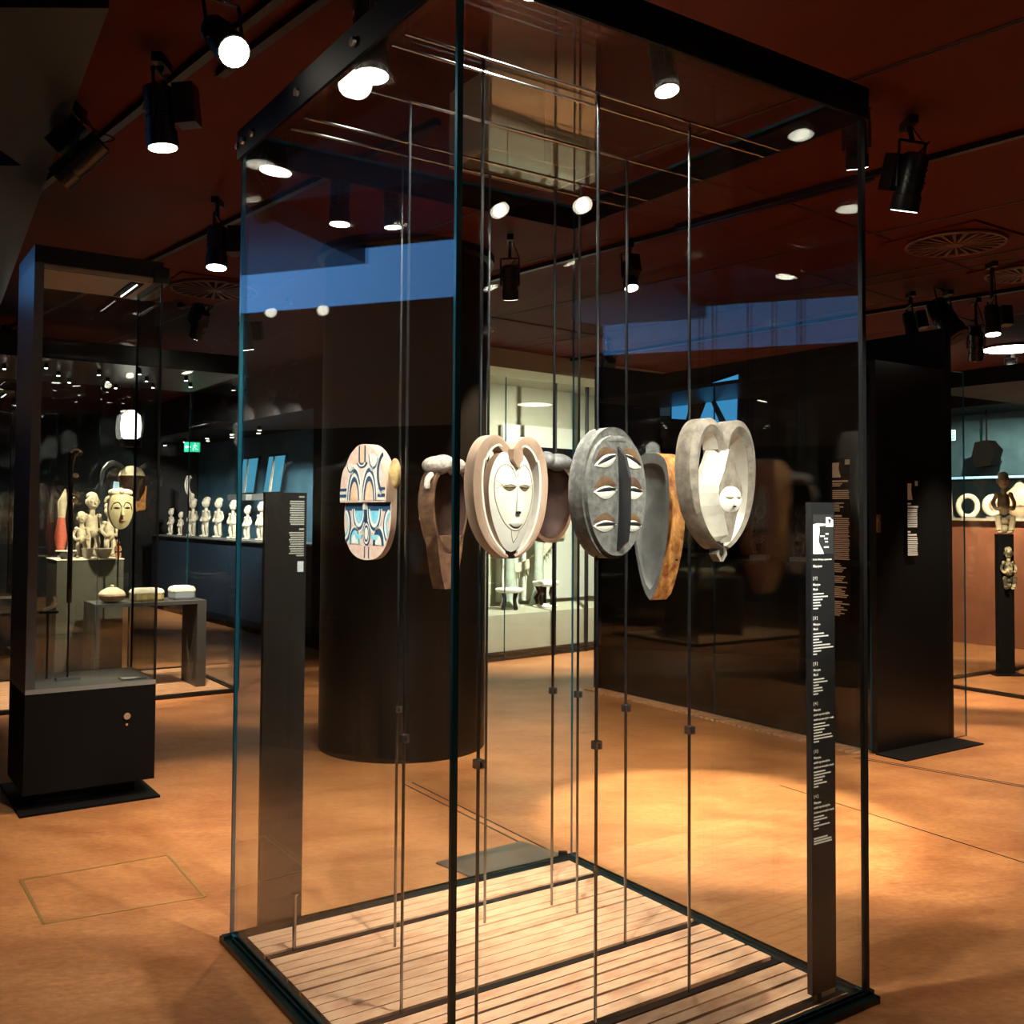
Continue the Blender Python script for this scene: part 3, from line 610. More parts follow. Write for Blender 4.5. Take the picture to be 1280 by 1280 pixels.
def coiffure_mask(label, hairm, inm, face, tall=1.0, beard=True):
    t = thing('coiffure_mask', label, 'mask')
    ol = Outline(catmull(mirror([(0.0, 0.150 * tall), (0.05, 0.142 * tall), (0.088, 0.10 * tall), (0.100, 0.03), (0.092, -0.05), (0.066, -0.12 * tall), (0.03, -0.158 * tall), (0.0, -0.166 * tall)]), 4, True))
    ys = lambda x, z: -0.045 - 0.050 * max(0.0, 1 - ol.rad(x, z) ** 2)
    body = dome(ol, ys, 0.02, n=56, nr=8, hollow=(0.9, 0.055)).build('body', [face, inm, TANW], t, True)
    for p in body.data.polygons:
        c = p.center; r = ol.rad(c.x, c.z)
        if p.normal.y > 0.9 and r > 0.89: p.material_index = 2
        elif p.normal.y > 0.1 or (r < 0.9 and c.y > -0.05): p.material_index = 1
        elif abs(p.normal.y) < 0.2: p.material_index = 2
    b = MB(); b.ell((0.045, -0.01, 0.150 * tall), (0.058, 0.050, 0.034), 16, 8).ell((-0.045, -0.01, 0.150 * tall), (0.058, 0.050, 0.034), 16, 8); b.ell((0, -0.02, 0.158 * tall), (0.03, 0.055, 0.034), 14, 8); b.build('coiffure', hairm, t, True)
    for s_ in (1, -1):
        b = MB(); b.tube(catmull([(s_ * 0.085, 0.0, 0.115 * tall), (s_ * 0.112, 0.005, 0.095), (s_ * 0.120, 0.01, 0.065)], 4), [0.012] * 4 + [0.011] * 4 + [0.008], 8); b.build('side_lobe', hairm, t, True)
        strip(b := MB(), catmull([(s_ * 0.006, 0.02), (s_ * 0.03, 0.065), (s_ * 0.07, 0.05), (s_ * 0.085, 0.0)], 4), ys, 0.004, 0.001); b.build('brow', DARKW, body)
        patch(b := MB(), almond(s_ * 0.043, 0.018, 0.028, 0.010, 0.010), ys, 0.003, 0.004); b.build('eye', EYEB, body, True)
    MB().tube([(0, ys(0, 0.04), 0.04), (0, ys(0, -0.05) - 0.022, -0.045)], [0.006, 0.015], 8).build('nose', face, body, True)
    patch(b := MB(), almond(0, -0.092, 0.026, 0.008, 0.012), ys, 0.004, 0.006); b.build('mouth', mat('mouth_red', (0.24, 0.06, 0.04), 0.6), body, True)
    BRW = mat('brown_carved', (0.05, 0.020, 0.008), 0.6, col2=(0.13, 0.06, 0.026), scale=24, bump=0.5)
    body.data.materials[2] = BRW
    if beard:
        b = MB(); rg = [[(sx * w_, y_, z) for sx, y_ in ((-1, -0.035), (1, -0.035), (1, 0.02), (-1, 0.02))] for w_, z in ((0.075, -0.10), (0.066, -0.16), (0.048, -0.24), (0.030, -0.29))]
        b.rings(rg, (0, -0.01, -0.10), (0, -0.01, -0.292)); b.build('wooden_collar', BRW, t)
    return t
HAIR1 = mat('pale_lichen_hair', (0.24, 0.20, 0.16), 0.8, col2=(0.50, 0.42, 0.36), scale=45, bump=0.8)
OLIVEF = mat('olive_face', (0.26, 0.23, 0.13), 0.7, col2=(0.36, 0.32, 0.19), scale=18)
place(coiffure_mask('dark hollow-backed mask with pale lumpy coiffure beside disc mask rods', HAIR1, DARKW, OLIVEF), (-0.235, 3.60, 1.57), TH + PI + 0.35)
place(coiffure_mask('dark mask with grey coiffure peeking out behind the white heart-faced mask', mat('grey_hair', (0.09, 0.09, 0.085), 0.6, col2=(0.20, 0.195, 0.18), scale=30), DARKW, TANW, 0.95, False), (0.135, 3.72, 1.60), TH + PI - 0.15)
# ================================================================== ceiling fixtures
def spotlight(head, target, power=0.0, angle=40, label='', big=1.0, lens=True, color=WARM, blend=0.45, driver=True, group='track spotlights', mount_xy=None, soft=0.03, off=None):
    h = Vector(head); d = (Vector(target) - h).normalized(); x, y, _ = basis(d)
    mx = mount_xy or (head[0], head[1])
    r = 0.042 * big; L_ = 0.15 * big
    t = thing(off + '_spotlight_offscreen' if off else 'track_spotlight', label, 'spotlight', (mx[0], mx[1], CZ - 0.03), 0, group)
    o = Vector(t.location); q = lambda v: tuple(Vector(v) - o)
    MB().box(-0.02, 0.02, -0.055, 0.055, -0.035, 0.0).build('track_adapter', BLACK, t)
    top = h - d * L_ * 0.35 + Vector((0, 0, 0.10 * big))
    MB().tube([(0, 0, -0.03), q(top)], 0.011, 8).tube([q(top + x * r * 1.25), q(h + x * r * 1.25)], 0.006, 6).tube([q(top - x * r * 1.25), q(h - x * r * 1.25)], 0.006, 6).tube([q(top - x * r * 1.25), q(top + x * r * 1.25)], 0.006, 6).build('yoke', BLACK, t)
    hs = MB().tube([q(h - d * L_ * 0.75), q(h - d * L_ * 0.70), q(h + d * L_ * 0.15), q(h + d * L_ * 0.16), q(h + d * L_ * 0.5)], [r * 0.7, r, r, r * 1.12, r * 1.12], 16).build('housing', BLACK, t, True)
    for k in range(3): MB().tube([q(h - d * L_ * (0.1 + 0.14 * k)), q(h - d * L_ * (0.14 + 0.14 * k))], r * 1.1, 16).build('cooling_ring', BLACK, hs)
    MB().tube([q(h + d * L_ * 0.50), q(h + d * L_ * 0.515)], r * (1.0 if lens else 0.6), 18).build('lens', LENS if lens == 1 else (LENSDIM if lens else BLACK), t)
    if driver:
        b = MB(); c = h - d * L_ * 0.3 - y * r * 2.0
        pts = [c + x * sx * r * 0.8 + y * sy * r * 0.75 + d * sd * L_ * 0.4 for sx, sy, sd in ((-1, -1, -1), (1, -1, -1), (1, 1, -1), (-1, 1, -1), (-1, -1, 1), (1, -1, 1), (1, 1, 1), (-1, 1, 1))]
        b.add([q(p) for p in pts], [(0, 3, 2, 1), (4, 5, 6, 7), (0, 1, 5, 4), (1, 2, 6, 5), (2, 3, 7, 6), (3, 0, 4, 7)]); b.build('driver_box', BLACK, t)
        MB().tube(catmull([q(h - d * L_ * 0.7), q(h - d * L_ * 1.0 + x * 0.05), q(top + x * 0.06), (0.012, 0, -0.03)], 4), 0.003, 5).build('cable', MATT, t)
    if power:
        l = spot_light(off + '_lamp_offscreen' if off else 'spot_lamp', h + d * (L_ * 0.53), target, power, angle, blend, color, soft); l.parent = t; l.location = Vector(l.location) - o
    return t
A = spotlight
# in view
A((-0.93, 3.17, 3.06), (0.25, 1.7, 1.5), 90, 50, 'round-faced spotlight with glowing lens turned toward the mask case', 1.15, 1, CREAM, driver=False)
A((-1.34, 3.74, 3.02), (-1.05, 3.9, 0), 45, 60, 'cylindrical spotlight aimed down between slim vitrine and mask case', 1.25)
A((-1.86, 4.20, 3.02), (-2.9, 4.1, 2.0), 0, 40, 'unlit dark spotlight hanging beside the black ceiling soffit', 1.3, 0)
A((-1.63, 5.45, 2.98), (-1.55, 5.1, 0), 110, 55, 'spotlight with side box over the floor beyond slim vitrine', 1.25)
A((-2.43, 7.70, 2.98), (-3.45, 8.75, 1.0), 330, 62, 'spotlight with looped cable above the wide glass case of figures', 1.2, mount_xy=(-2.75, 8.25))
A((-2.11, 7.85, 2.92), (-1.9, 8.6, 0), 120, 60, 'spotlight behind the round air vent near the wide glass case', 1.2, mount_xy=(-1.80, 8.0))
A((-4.72, 9.27, 3.04), (-3.7, 9.0, 1.2), 260, 60, 'bluish spotlight beside the far row of slim vitrines', 1.3)
A((1.71, 4.28, 2.97), (1.35, 5.3, 0), 110, 55, 'black spotlight with barn door hanging past the corner of mask case', 1.3, 2)
A((3.06, 7.65, 3.0), (3.5, 7.2, 0), 110, 60, 'slender spotlight above the black figurine vitrine corner', 1.1, 2)
A((3.32, 7.58, 3.02), (3.9, 6.8, 1.6), 0, 45, 'square black floodlight box beside slender spotlight', 1.9, 0, driver=False)
A((3.24, 6.72, 2.86), (3.2, 6.3, 0), 170, 56, 'small spotlight glowing brightly above brown wall', 1.1, 1)
A((3.66, 7.86, 2.88), (4.4, 9.6, 0), 420, 62, 'black spotlight with pale lens hanging before brown wall display', 1.2, 2)
A((5.3, 10.6, 3.08), (5.95, 12.2, 1.1), 330, 95, 'distant spotlight turned to the brown wall beyond the totem', 1.1, 2)
A((1.42, 4.10, 3.07), (2.0, 5.3, 0), 150, 60, 'lit spotlight glowing at the upper corner pane of mask case', 1.0, 1)
A((0.53, 3.50, 3.12), (0.75, 3.2, 1.4), 30, 70, 'spotlight with bright lens just above the mask case roof', 1.0, 1, CREAM, driver=False)
A((0.74, 6.30, 3.05), (1.05, 5.25, 0), 620, 36, 'dazzling white spotlight beyond the mask case', 1.0, 1, (1, 0.84, 0.58), 0.4)
A((-0.49, 3.36, 3.14), (-0.45, 3.2, 0), 18, 80, 'broad round downlight over the disc-mask end of case', 1.4, 1, CREAM, driver=False)
A((-0.88, 5.02, 3.10), (-0.9, 5.0, 0), 70, 70, 'ring-lens downlight in front of the round column', 1.2, 1, driver=False)
A((-0.62, 5.05, 3.08), (-0.45, 5.2, 0), 90, 62, 'white glowing spotlight in front of the round column', 1.0, 1, driver=False)
A((-0.31, 6.85, 2.98), (-0.15, 7.4, 0), 0, 60, 'small spotlight at the edge of the round column', 0.9, 1, driver=False)
A((-0.02, 6.15, 2.96), (0.15, 7.2, 0), 210, 60, 'dark spotlight with looped cable hanging right behind mask rods', 1.1, 2)
A((0.93, 9.75, 2.95), (0.45, 11.6, 1.1), 620, 110, 'far spotlight turned into the pale alcove', 1.3, 2, (1, 0.95, 0.82), 0.7)
# overhead, in front of the case
A((0.05, 2.92, 3.16), (0.05, 3.2, 0), 215, 118, 'overhead spotlight shining straight down into the mask case', 0.9, 1, CREAM, 0.35, False, 'spotlights over the mask case front', soft=0.025, off='case_floor')
A((-1.5, 1.3, 3.08), (-0.42, 3.09, 1.45), 200, 26, 'overhead spotlight aimed at the round painted mask', 1.0, 1, CREAM, 0.6, False, 'spotlights over the mask case front', off='disc_mask')
A((0.75, 0.9, 3.08), (0.30, 3.0, 1.5), 215, 30, 'overhead spotlight aimed at heart-faced and grey masks', 1.0, 1, CREAM, 0.6, False, 'spotlights over the mask case front', off='heart_mask')
A((2.3, 1.9, 3.08), (0.66, 3.3, 1.45), 165, 26, 'overhead spotlight aimed at the ram horn mask', 1.0, 1, CREAM, 0.6, False, 'spotlights over the mask case front', off='ram_horn_mask')
A((1.9, 3.4, 3.08), (1.75, 4.5, 0), 70, 60, 'overhead spotlight aimed at floor beside the label post', 1.0, 1, WARM, 0.5, False, 'spotlights over the mask case front', off='aisle_floor')
A((2.2, 1.5, 3.08), (1.06, 3.15, 1.1), 130, 24, 'unseen overhead spotlight added to brighten the label post', 1.0, 1, WARM, 0.6, False, 'spotlights over the mask case front', off='label_post')  # added lamp out of view, brightens the label post lettering
# small fixture on the ceiling above the fascia
t = thing('ceiling_sensor', 'small blue-lit sensor box on ceiling above case fascia', 'sensor', (-0.53, 3.42, CZ))
box('bracket', STEEL, t, -0.03, 0.03, -0.03, 0.03, -0.02, 0); box('body', STEEL, t, -0.022, 0.022, -0.035, 0.035, -0.09, -0.02); MB().tube([(0, -0.035, -0.055), (0, -0.045, -0.055)], 0.012, 10).build('lens', CHROME, t)
# recessed disc lamp
t = thing('ceiling_lamp', 'round recessed lamp glowing in the red ceiling above brown wall', 'lamp', (5.15, 10.27, CZ))
MB().lathe([(0.30, -0.02), (0.30, 0.0)], (0, 0, 0), 32).build('rim', CEIL, t); MB().lathe([(0.27, -0.026), (0.27, -0.02)], (0, 0, 0), 32).build('diffuser', LENS, t)
def vent(p, r, label, rz=TH):
    t = thing('air_vent', label, 'vent', (*p, CZ), rz)
    VM = mat('vent_brown', (0.10, 0.035, 0.02), 0.5)
    MB().box(-r * 1.12, r * 1.12, -r * 1.12, r * 1.12, -0.012, 0).build('plate', CEIL, t)
    MB().lathe([(r, -0.02), (r, -0.012)], (0, 0, 0), 40).build('dark_opening', MATT, t)
    for k in range(24):
        a = 2 * PI * k / 24; c, s_ = math.cos(a), math.sin(a); n_ = (-s_, c)
        b = MB(); r0, r1 = r * 0.18, r * 0.97
        pts = [(r0 * c - n_[0] * 0.004, r0 * s_ - n_[1] * 0.004), (r1 * c - n_[0] * 0.012, r1 * s_ - n_[1] * 0.012), (r1 * c + n_[0] * 0.012, r1 * s_ + n_[1] * 0.012), (r0 * c + n_[0] * 0.004, r0 * s_ + n_[1] * 0.004)]
        b.hprism(pts, -0.034, -0.021).build('blade', VM, t)
    MB().lathe([(r * 0.17, -0.038), (r * 0.2, -0.021)], (0, 0, 0), 20).build('hub', VM, t)
    MB().tube([(r * math.cos(2 * PI * k / 40), r * math.sin(2 * PI * k / 40), -0.026) for k in range(41)], 0.012, 6).build('rim', VM, t)
vent((2.80, 6.28), 0.29, 'round swirl air vent in red ceiling beside black spotlight')
vent((3.62, 7.05), 0.24, 'round air vent in red ceiling over the brown wall aisle')
vent((-2.32, 7.72), 0.32, 'round swirl air vent in red ceiling above slim vitrine')
# light-coloured duct box between the case roof and the ceiling
t = thing('duct_box', 'pale plywood duct box between mask case roof and ceiling', 'duct', in_case(0.86, 0.33, 2.96), TH)
PLY = mat('pale_plywood', (0.62, 0.44, 0.25), 0.6, col2=(0.70, 0.52, 0.31), scale=8, stretch=(1, 1, 4))
box('front_board', PLY, t, 0, 0.53, 0.0, 0.012, 0.02, CZ - 2.961); box('side_board', PLY, t, 0, 0.012, 0.012, 0.30, 0.02, CZ - 2.961); box('side_board', PLY, t, 0.518, 0.53, 0.012, 0.30, 0.02, CZ - 2.961); box('rear_board', PLY, t, 0.012, 0.518, 0.288, 0.30, 0.02, CZ - 2.961)
box('joint_strip', TANW, t, 0.268, 0.272, -0.002, 0.0, 0.02, CZ - 2.961)
# ================================================================== floor fittings
BRASS = mat('brass_strip', (0.55, 0.36, 0.14), 0.35, 0.8)
def floor_strip(pts, wd, name, ma, parent=None, closed=True, z=0.002):
    obs = []
    k = len(pts)
    for i in range(k if closed else k - 1):
        a, b = Vector((*pts[i], 0)), Vector((*pts[(i + 1) % k], 0)); d = (b - a).normalized(); n = Vector((-d.y, d.x, 0)) * wd / 2
        obs.append(MB().hprism([((a - n).x, (a - n).y), ((b - n).x, (b - n).y), ((b + n).x, (b + n).y), ((a + n).x, (a + n).y)], 0.0003, z).build(name, ma, parent))
    return obs
t = thing('floor_hatch', 'rectangular floor hatch outlined by thin metal strip in front of slim vitrine', 'hatch')
floor_strip([(-2.046, 4.243), (-1.545, 4.567), (-1.226, 4.082), (-1.745, 3.807)], 0.012, 'edge_strip', BRASS, t)
MB().hprism([(-2.036, 4.243), (-1.545, 4.557), (-1.236, 4.082), (-1.745, 3.817)], 0.0, 0.001).build('lid', FLOORM, t)
t = thing('floor_plate', 'dark metal plate on floor behind the mask case', 'plate')
MB().hprism([(-0.325, 4.475), (0.056, 4.773), (0.285, 4.545), (-0.10, 4.24)], 0.0005, 0.008).build('sheet', PLATE, t); MB().box(-0.02, 0.02, -0.012, 0.012, 0.008, 0.03).build('stop_block', MATT, t).location = (0.24, 4.56, 0)
for p, q, lab in (((-0.607, 5.777), (0.169, 4.585), 'thin double cable strip on floor running from the column to floor plate'),):
    t = thing('cable_strip', lab, 'floor strip'); dx = 0.045
    floor_strip([p, q], 0.010, 'strip', SEAM, t, False); floor_strip([(p[0] + dx, p[1] + 0.03), (q[0] + dx, q[1] + 0.03)], 0.008, 'strip', SEAM, t, False)
fs = thing('floor_joint', 'straight double joint in linoleum beside black figurine vitrine', 'floor joint'); floor_strip([(2.20, 6.47), (3.6, 5.2)], 0.012, 'strip', SEAM, fs, False); floor_strip([(2.23, 6.49), (3.63, 5.22)], 0.006, 'strip', SEAM, fs, False)
fs = thing('floor_joint', 'straight linoleum joint between mask case and black vitrine', 'floor joint'); floor_strip([(1.55, 5.8), (2.75, 3.8)], 0.006, 'strip', SEAM, fs, False)
# ================================================================== slim vitrine
LININGM = mat('vitrine_lining', (0.34, 0.27, 0.20), 0.6)
DECKM = mat('grey_deck', (0.20, 0.21, 0.20), 0.5)
SIDEM = mat('side_steel', (0.08, 0.085, 0.09), 0.38, 0.3)
def slim_vitrine(label, loc):
    t = thing('slim_vitrine', label, 'vitrine', loc, TH)
    W, Y0, Y1, H = 0.66, 0.09, 0.62, 2.94
    box('foot_plate', MATT, t, -0.02, W + 0.01, 0.0, 0.72, 0, 0.012)
    box('recessed_plinth', MATT, t, 0.08, W - 0.08, Y0 + 0.1, Y1 - 0.08, 0.012, 0.085)
    cb = box('cabinet', MATT, t, 0.004, W, Y0, Y1, 0.085, 0.60)
    MB().tube([(0.51, Y0, 0.44), (0.51, Y0 - 0.008, 0.44)], [0.020, 0.018], 16).build('lock', CHROME, cb, True); MB().tube([(0.51, Y0, 0.395), (0.51, Y0 - 0.004, 0.395)], 0.007, 10).build('key_hole', CHROME, cb)
    box('deck', DECKM, t, 0.004, W, Y0, Y1, 0.60, 0.625)
    box('side_panel', SIDEM, t, 0.004, 0.05, Y0, Y1, 0.625, H - 0.09)
    for y0, y1 in ((Y0, Y0 + 0.012), (Y1 - 0.012, Y1)): box('corner_post', BLACK, t, W - 0.012, W, y0, y1, 0.625, H - 0.12)
    pane(t, 1, 0.05, W - 0.012, Y0, Y0 + 0.008, 0.625, H - 0.12); pane(t, 1, 0.05, W - 0.012, Y1 - 0.008, Y1, 0.625, H - 0.12); pane(t, 0, W - 0.008, W, Y0 + 0.012, Y1 - 0.012, 0.625, H - 0.12)
    cp = box('cap', BLACK, t, 0.004, W, Y0, Y1, H - 0.09, H); box('cap_lip', BLACK, t, W - 0.05, W + 0.03, Y0 - 0.01, Y1 + 0.01, H - 0.12, H - 0.03)
    box('soffit_lining', LININGM, t, 0.05, W - 0.05, Y0 + 0.02, Y1 - 0.02, H - 0.12, H - 0.09)
    sl = box('lamp_slot', MATT, t, W - 0.16, W - 0.09, Y0 + 0.06, Y1 - 0.06, H - 0.126, H - 0.12); box('lamp_strip', LENSDIM, sl, W - 0.125, W - 0.118, Y0 + 0.08, Y1 - 0.08, H - 0.129, H - 0.126)
    return t
sv = slim_vitrine('slim black vitrine with steel side and locked base cabinet holding a carved staff', (-2.45, 5.10, 0))
for p, lab in (((-5.86, 10.4, 0), 'distant slim black vitrine standing behind the near one'), ((-7.25, 12.2, 0), 'farthest slim black vitrine in the row')):
    c = copy_tree(sv); c.location = p; c['label'] = lab
def lv(x, y, z): return (-2.45 + UX * x - UY * y, 5.10 + UY * x + UX * y, z)
t = thing('carved_staff', 'dark carved staff with hooked pale head on a thin rod', 'staff', lv(0.25, 0.33, 0.625), TH)
box('base_plate', DECKM, t, -0.06, 0.06, -0.035, 0.035, 0, 0.014); MB().tube([(0, 0, 0.014), (0, 0, 0.55)], 0.005, 8).build('rod', BLACK, t)
EBON = mat('ebony', (0.016, 0.012, 0.010), 0.28, spec=0.7)
MB().tube(catmull([(0, 0, 0.42), (0, 0, 0.75), (-0.004, 0, 1.05), (-0.006, 0, 1.18), (0.005, 0, 1.235), (0.030, 0, 1.25), (0.048, 0, 1.238)], 4), [0.013] * 9 + [0.015] * 4 + [0.019] * 4 + [0.022] * 4 + [0.017] * 3 + [0.008], 10).build('shaft', EBON, t, True)
MB().tube(catmull([(-0.008, -0.01, 1.245), (0.015, -0.012, 1.262), (0.045, -0.012, 1.250)], 4), [0.008] * 8 + [0.004], 8).build('pale_crest', KAOLIN, t, True)
b = MB()
for z, dx in ((1.12, 0.03), (1.02, 0.036), (0.98, 0.03)): b.ell((dx * 0.6, -0.008, z), (0.018, 0.012, 0.014)).tube([(0.0, -0.006, z), (dx, -0.01, z - 0.01)], 0.006, 6)
b.build('carved_figure', KAOLIN, t, True)
t = thing('caption_card', 'grey caption card with white print on the slim vitrine deck', 'card', lv(0.49, 0.13, 0.6255), TH)
box('card', PLATE, t, 0, 0.13, 0, 0.09, 0, 0.006); fine = MB()
for j in range(4): fine.add([(0.01, 0.012 + 0.018 * j, 0.0066), (0.08 + 0.03 * (j % 2), 0.012 + 0.018 * j, 0.0066), (0.08 + 0.03 * (j % 2), 0.022 + 0.018 * j, 0.0066), (0.01, 0.022 + 0.018 * j, 0.0066)], [(0, 1, 2, 3)])
tag(fine.build('fine_print', WHITE, t, fix=False), kind='stuff')
t = thing('carved_pendant', 'small pale hooked carving on a narrow stand inside slim vitrine', 'carving', lv(0.16, 0.42, 0.625), TH)
MB().tube([(0, 0, 0), (0, 0, 0.36)], 0.006, 8).box(-0.05, 0.05, -0.03, 0.03, 0.36, 0.372).build('stand', BLACK, t)
MB().tube(catmull([(-0.03, 0, 0.378), (0.0, 0, 0.385), (0.025, 0, 0.40), (0.035, 0, 0.43), (0.03, 0, 0.455)], 4), [0.012] * 8 + [0.016] * 4 + [0.012] * 4 + [0.006], 8).build('hook', KAOLIN, t, True)
# ================================================================== figures
def figure(name, label, h, ma, loc, rz, group=None, plinth=None, seated=True, cat='figurine', horns=False):
    t = thing(name, label, cat, loc, rz, group); z0 = 0.0
    if plinth: box('plinth', plinth, t, -0.16 * h, 0.16 * h, -0.13 * h, 0.13 * h, 0, 0.08 * h); z0 = 0.08 * h
    k = h - z0; b = MB(); E_ = lambda c, r: b.ell((c[0] * k, c[1] * k, z0 + c[2] * k), (r[0] * k, r[1] * k, r[2] * k), 12, 8)
    P_ = lambda pts, r: b.tube(catmull([(p[0] * k, p[1] * k, z0 + p[2] * k) for p in pts], 3), [r * k] * (3 * (len(pts) - 1) + 1), 8)
    for s_ in (1, -1):
        if seated: P_([(s_ * 0.06, 0.02, 0.24), (s_ * 0.11, -0.10, 0.26), (s_ * 0.09, -0.09, 0.10), (s_ * 0.09, -0.10, 0.05)], 0.045)
        else: P_([(s_ * 0.05, 0, 0.40), (s_ * 0.075, -0.03, 0.22), (s_ * 0.06, 0.0, 0.10), (s_ * 0.065, -0.02, 0.05)], 0.045)
        E_((s_ * 0.075, -0.06, 0.030), (0.045, 0.075, 0.028))
        P_([(s_ * 0.10, 0.0, 0.62), (s_ * 0.155, 0.01, 0.50), (s_ * 0.12, -0.07, 0.40), (s_ * 0.05, -0.10, 0.42)], 0.030)
        E_((s_ * 0.10, 0, 0.625), (0.045, 0.045, 0.04)); E_((s_ * 0.095, 0.0, 0.84), (0.014, 0.03, 0.04)); E_((s_ * 0.042, -0.085, 0.86), (0.022, 0.012, 0.012))
    E_((0, 0.01, 0.50), (0.095, 0.075, 0.17)); E_((0, -0.02, 0.40), (0.085, 0.085, 0.10)); P_([(0, 0, 0.62), (0, 0, 0.72)], 0.042)
    E_((0, -0.005, 0.845), (0.088, 0.095, 0.125)); E_((0, -0.10, 0.83), (0.018, 0.022, 0.032)); E_((0, -0.09, 0.775), (0.034, 0.016, 0.013)); E_((0, 0.03, 0.93), (0.082, 0.085, 0.065))
    if seated: E_((0, 0.06, 0.20), (0.10, 0.09, 0.06)); E_((0, 0.07, 0.085), (0.09, 0.08, 0.08))
    b.build('body', ma, t, True)
    if horns:
        for s_ in (1, -1): MB().tube(catmull([(s_ * 0.06 * k, 0, z0 + 0.95 * k), (s_ * 0.16 * k, 0, z0 + 1.08 * k), (s_ * 0.24 * k, 0, z0 + 0.98 * k), (s_ * 0.25 * k, 0, z0 + 0.82 * k)], 4), [0.03 * k] * 8 + [0.022 * k] * 4 + [0.008 * k], 8).build('horn', ma, t, True)
    return t
# ================================================================== wide glass case beyond the slim vitrine
PALEW = mat('pale_carved_wood', (0.42, 0.36, 0.25), 0.6, col2=(0.60, 0.54, 0.42), scale=22)
WX, WY = 2.3, 1.5; C2 = (-4.264, 7.372, 0)
wide = thing('wide_display_case', 'wide glass display case with black top and slatted base behind slim vitrine', 'display case', C2, TH)
for a in ((0, WX, -0.03, 0.03), (0, WX, WY - 0.03, WY + 0.03), (-0.03, 0.03, 0.03, WY - 0.03), (WX - 0.03, WX + 0.03, 0.03, WY - 0.03)): box('base_rail', BLACK, wide, *a, 0, 0.03)
for k in range(17): box('floor_slat', WOODF, wide, 0.04, WX - 0.04, 0.04 + 0.0835 * k, 0.04 + 0.0835 * k + 0.077, 0.005, 0.025)
pane(wide, 1, 0, WX / 2, -0.006, 0.006, 0.03, 2.86); pane(wide, 1, WX / 2 + 0.004, WX, -0.006, 0.006, 0.03, 2.86); pane(wide, 0, WX - 0.006, WX + 0.006, 0.01, WY - 0.01, 0.03, 2.86); pane(wide, 1, 0, WX, WY - 0.006, WY + 0.006, 0.03, 2.86)
box('top_box', BLACK, wide, -0.02, WX + 0.02, -0.02, WY + 0.02, 2.74, 2.90)
box('corner_post', BLACK, wide, WX - 0.02, WX + 0.02, -0.015, 0.015, 0.03, 2.74)
for k in range(16):  # tiny glowing cans added to stand in for lamp reflections in the glass
    x_, y_ = 0.35 + 1.85 * ((k * 0.618) % 1.0), 0.10 + 1.30 * k / 15
    MB().tube([(x_, y_, 2.74), (x_, y_, 2.70)], 0.016, 10).tube([(x_, y_, 2.70), (x_, y_, 2.697)], 0.013, 10).build('downlight', [BLACK, LENS], wide).data.polygons.foreach_set('material_index', [0] * 12 + [1] * 12)
def c2(x, y, z=0.026): return (C2[0] + UX * x - UY * y, C2[1] + UY * x + UX * y, z)
t = thing('exhibit_table', 'thin grey table with slab legs carrying two pale boxes', 'table', c2(1.2, 0.28), TH)
TG = mat('table_grey', (0.05, 0.052, 0.055), 0.4)
box('table_top', TG, t, 0, 0.92, 0, 0.45, 0.72, 0.75); box('leg', TG, t, 0.84, 0.92, 0, 0.45, 0, 0.72); box('leg', TG, t, 0.0, 0.04, 0, 0.45, 0, 0.72)
def casket(label, p, wd, dp, h, ma):
    t = thing('carved_box', label, 'box', p, TH)
    rg = lambda k, z: [(sx * wd * k / 2 * (1 if abs(sx) == 1 else 1), sy * dp * k / 2, z) for sx, sy in ((-1, -0.7), (-0.8, -1), (0.8, -1), (1, -0.7), (1, 0.7), (0.8, 1), (-0.8, 1), (-1, 0.7))]
    MB().rings([rg(0.92, 0), rg(1, h * 0.15), rg(1, h * 0.6)], (0, 0, 0), (0, 0, h * 0.6)).build('body', ma, t); MB().rings([rg(1.03, h * 0.6), rg(1.03, h * 0.72), rg(0.9, h * 0.92), rg(0.6, h)], (0, 0, h * 0.6), (0, 0, h)).build('lid', KAOLIN, t)
casket('pale carved box with yellowish sides on grey table', c2(1.66, 0.48, 0.777), 0.26, 0.18, 0.11, mat('yellow_box', (0.50, 0.40, 0.18), 0.6, col2=(0.30, 0.22, 0.10), scale=40))
casket('bluish grey carved box at the end of grey table', c2(1.96, 0.48, 0.777), 0.20, 0.18, 0.12, mat('blue_box', (0.20, 0.24, 0.30), 0.5))
t = thing('lidded_bowl', 'small brown lidded bowl at the inner end of grey table', 'bowl', c2(1.36, 0.42, 0.777), TH)
MB().lathe([(0.04, 0), (0.09, 0.02), (0.11, 0.06), (0.105, 0.075)], n=20).build('bowl', TANW, t, True); MB().lathe([(0.108, 0.075), (0.09, 0.10), (0.04, 0.125), (0.015, 0.13), (0.018, 0.145), (0.005, 0.15)], n=20).build('lid', PALEW, t, True)
blk = tag(box('display_block', mat('block_olive', (0.05, 0.05, 0.038), 0.5), None, 1.0, 1.55, 0.85, 1.35, 0.026, 1.12), 'dark olive display block carrying bowls inside wide glass case', 'display block'); blk.location = C2; blk.rotation_euler.z = TH
box('white_top', KAOLIN, blk, 0.995, 1.555, 0.845, 1.355, 1.12, 1.127)
def bowl(label, p, r, h, ma, ma2):
    t = thing('display_bowl', label, 'bowl', p, 0); MB().lathe([(r * 0.45, 0), (r * 0.5, h * 0.1), (r * 0.85, h * 0.5), (r, h), (r * 0.92, h), (r * 0.75, h * 0.5), (r * 0.3, h * 0.2)], n=20).build('bowl', ma, t, True)
    MB().tube([(r * 0.98 * math.cos(a), r * 0.98 * math.sin(a), h) for a in np.linspace(0, 2 * PI, 21)], r * 0.06, 6).build('rim', ma2, t, True)
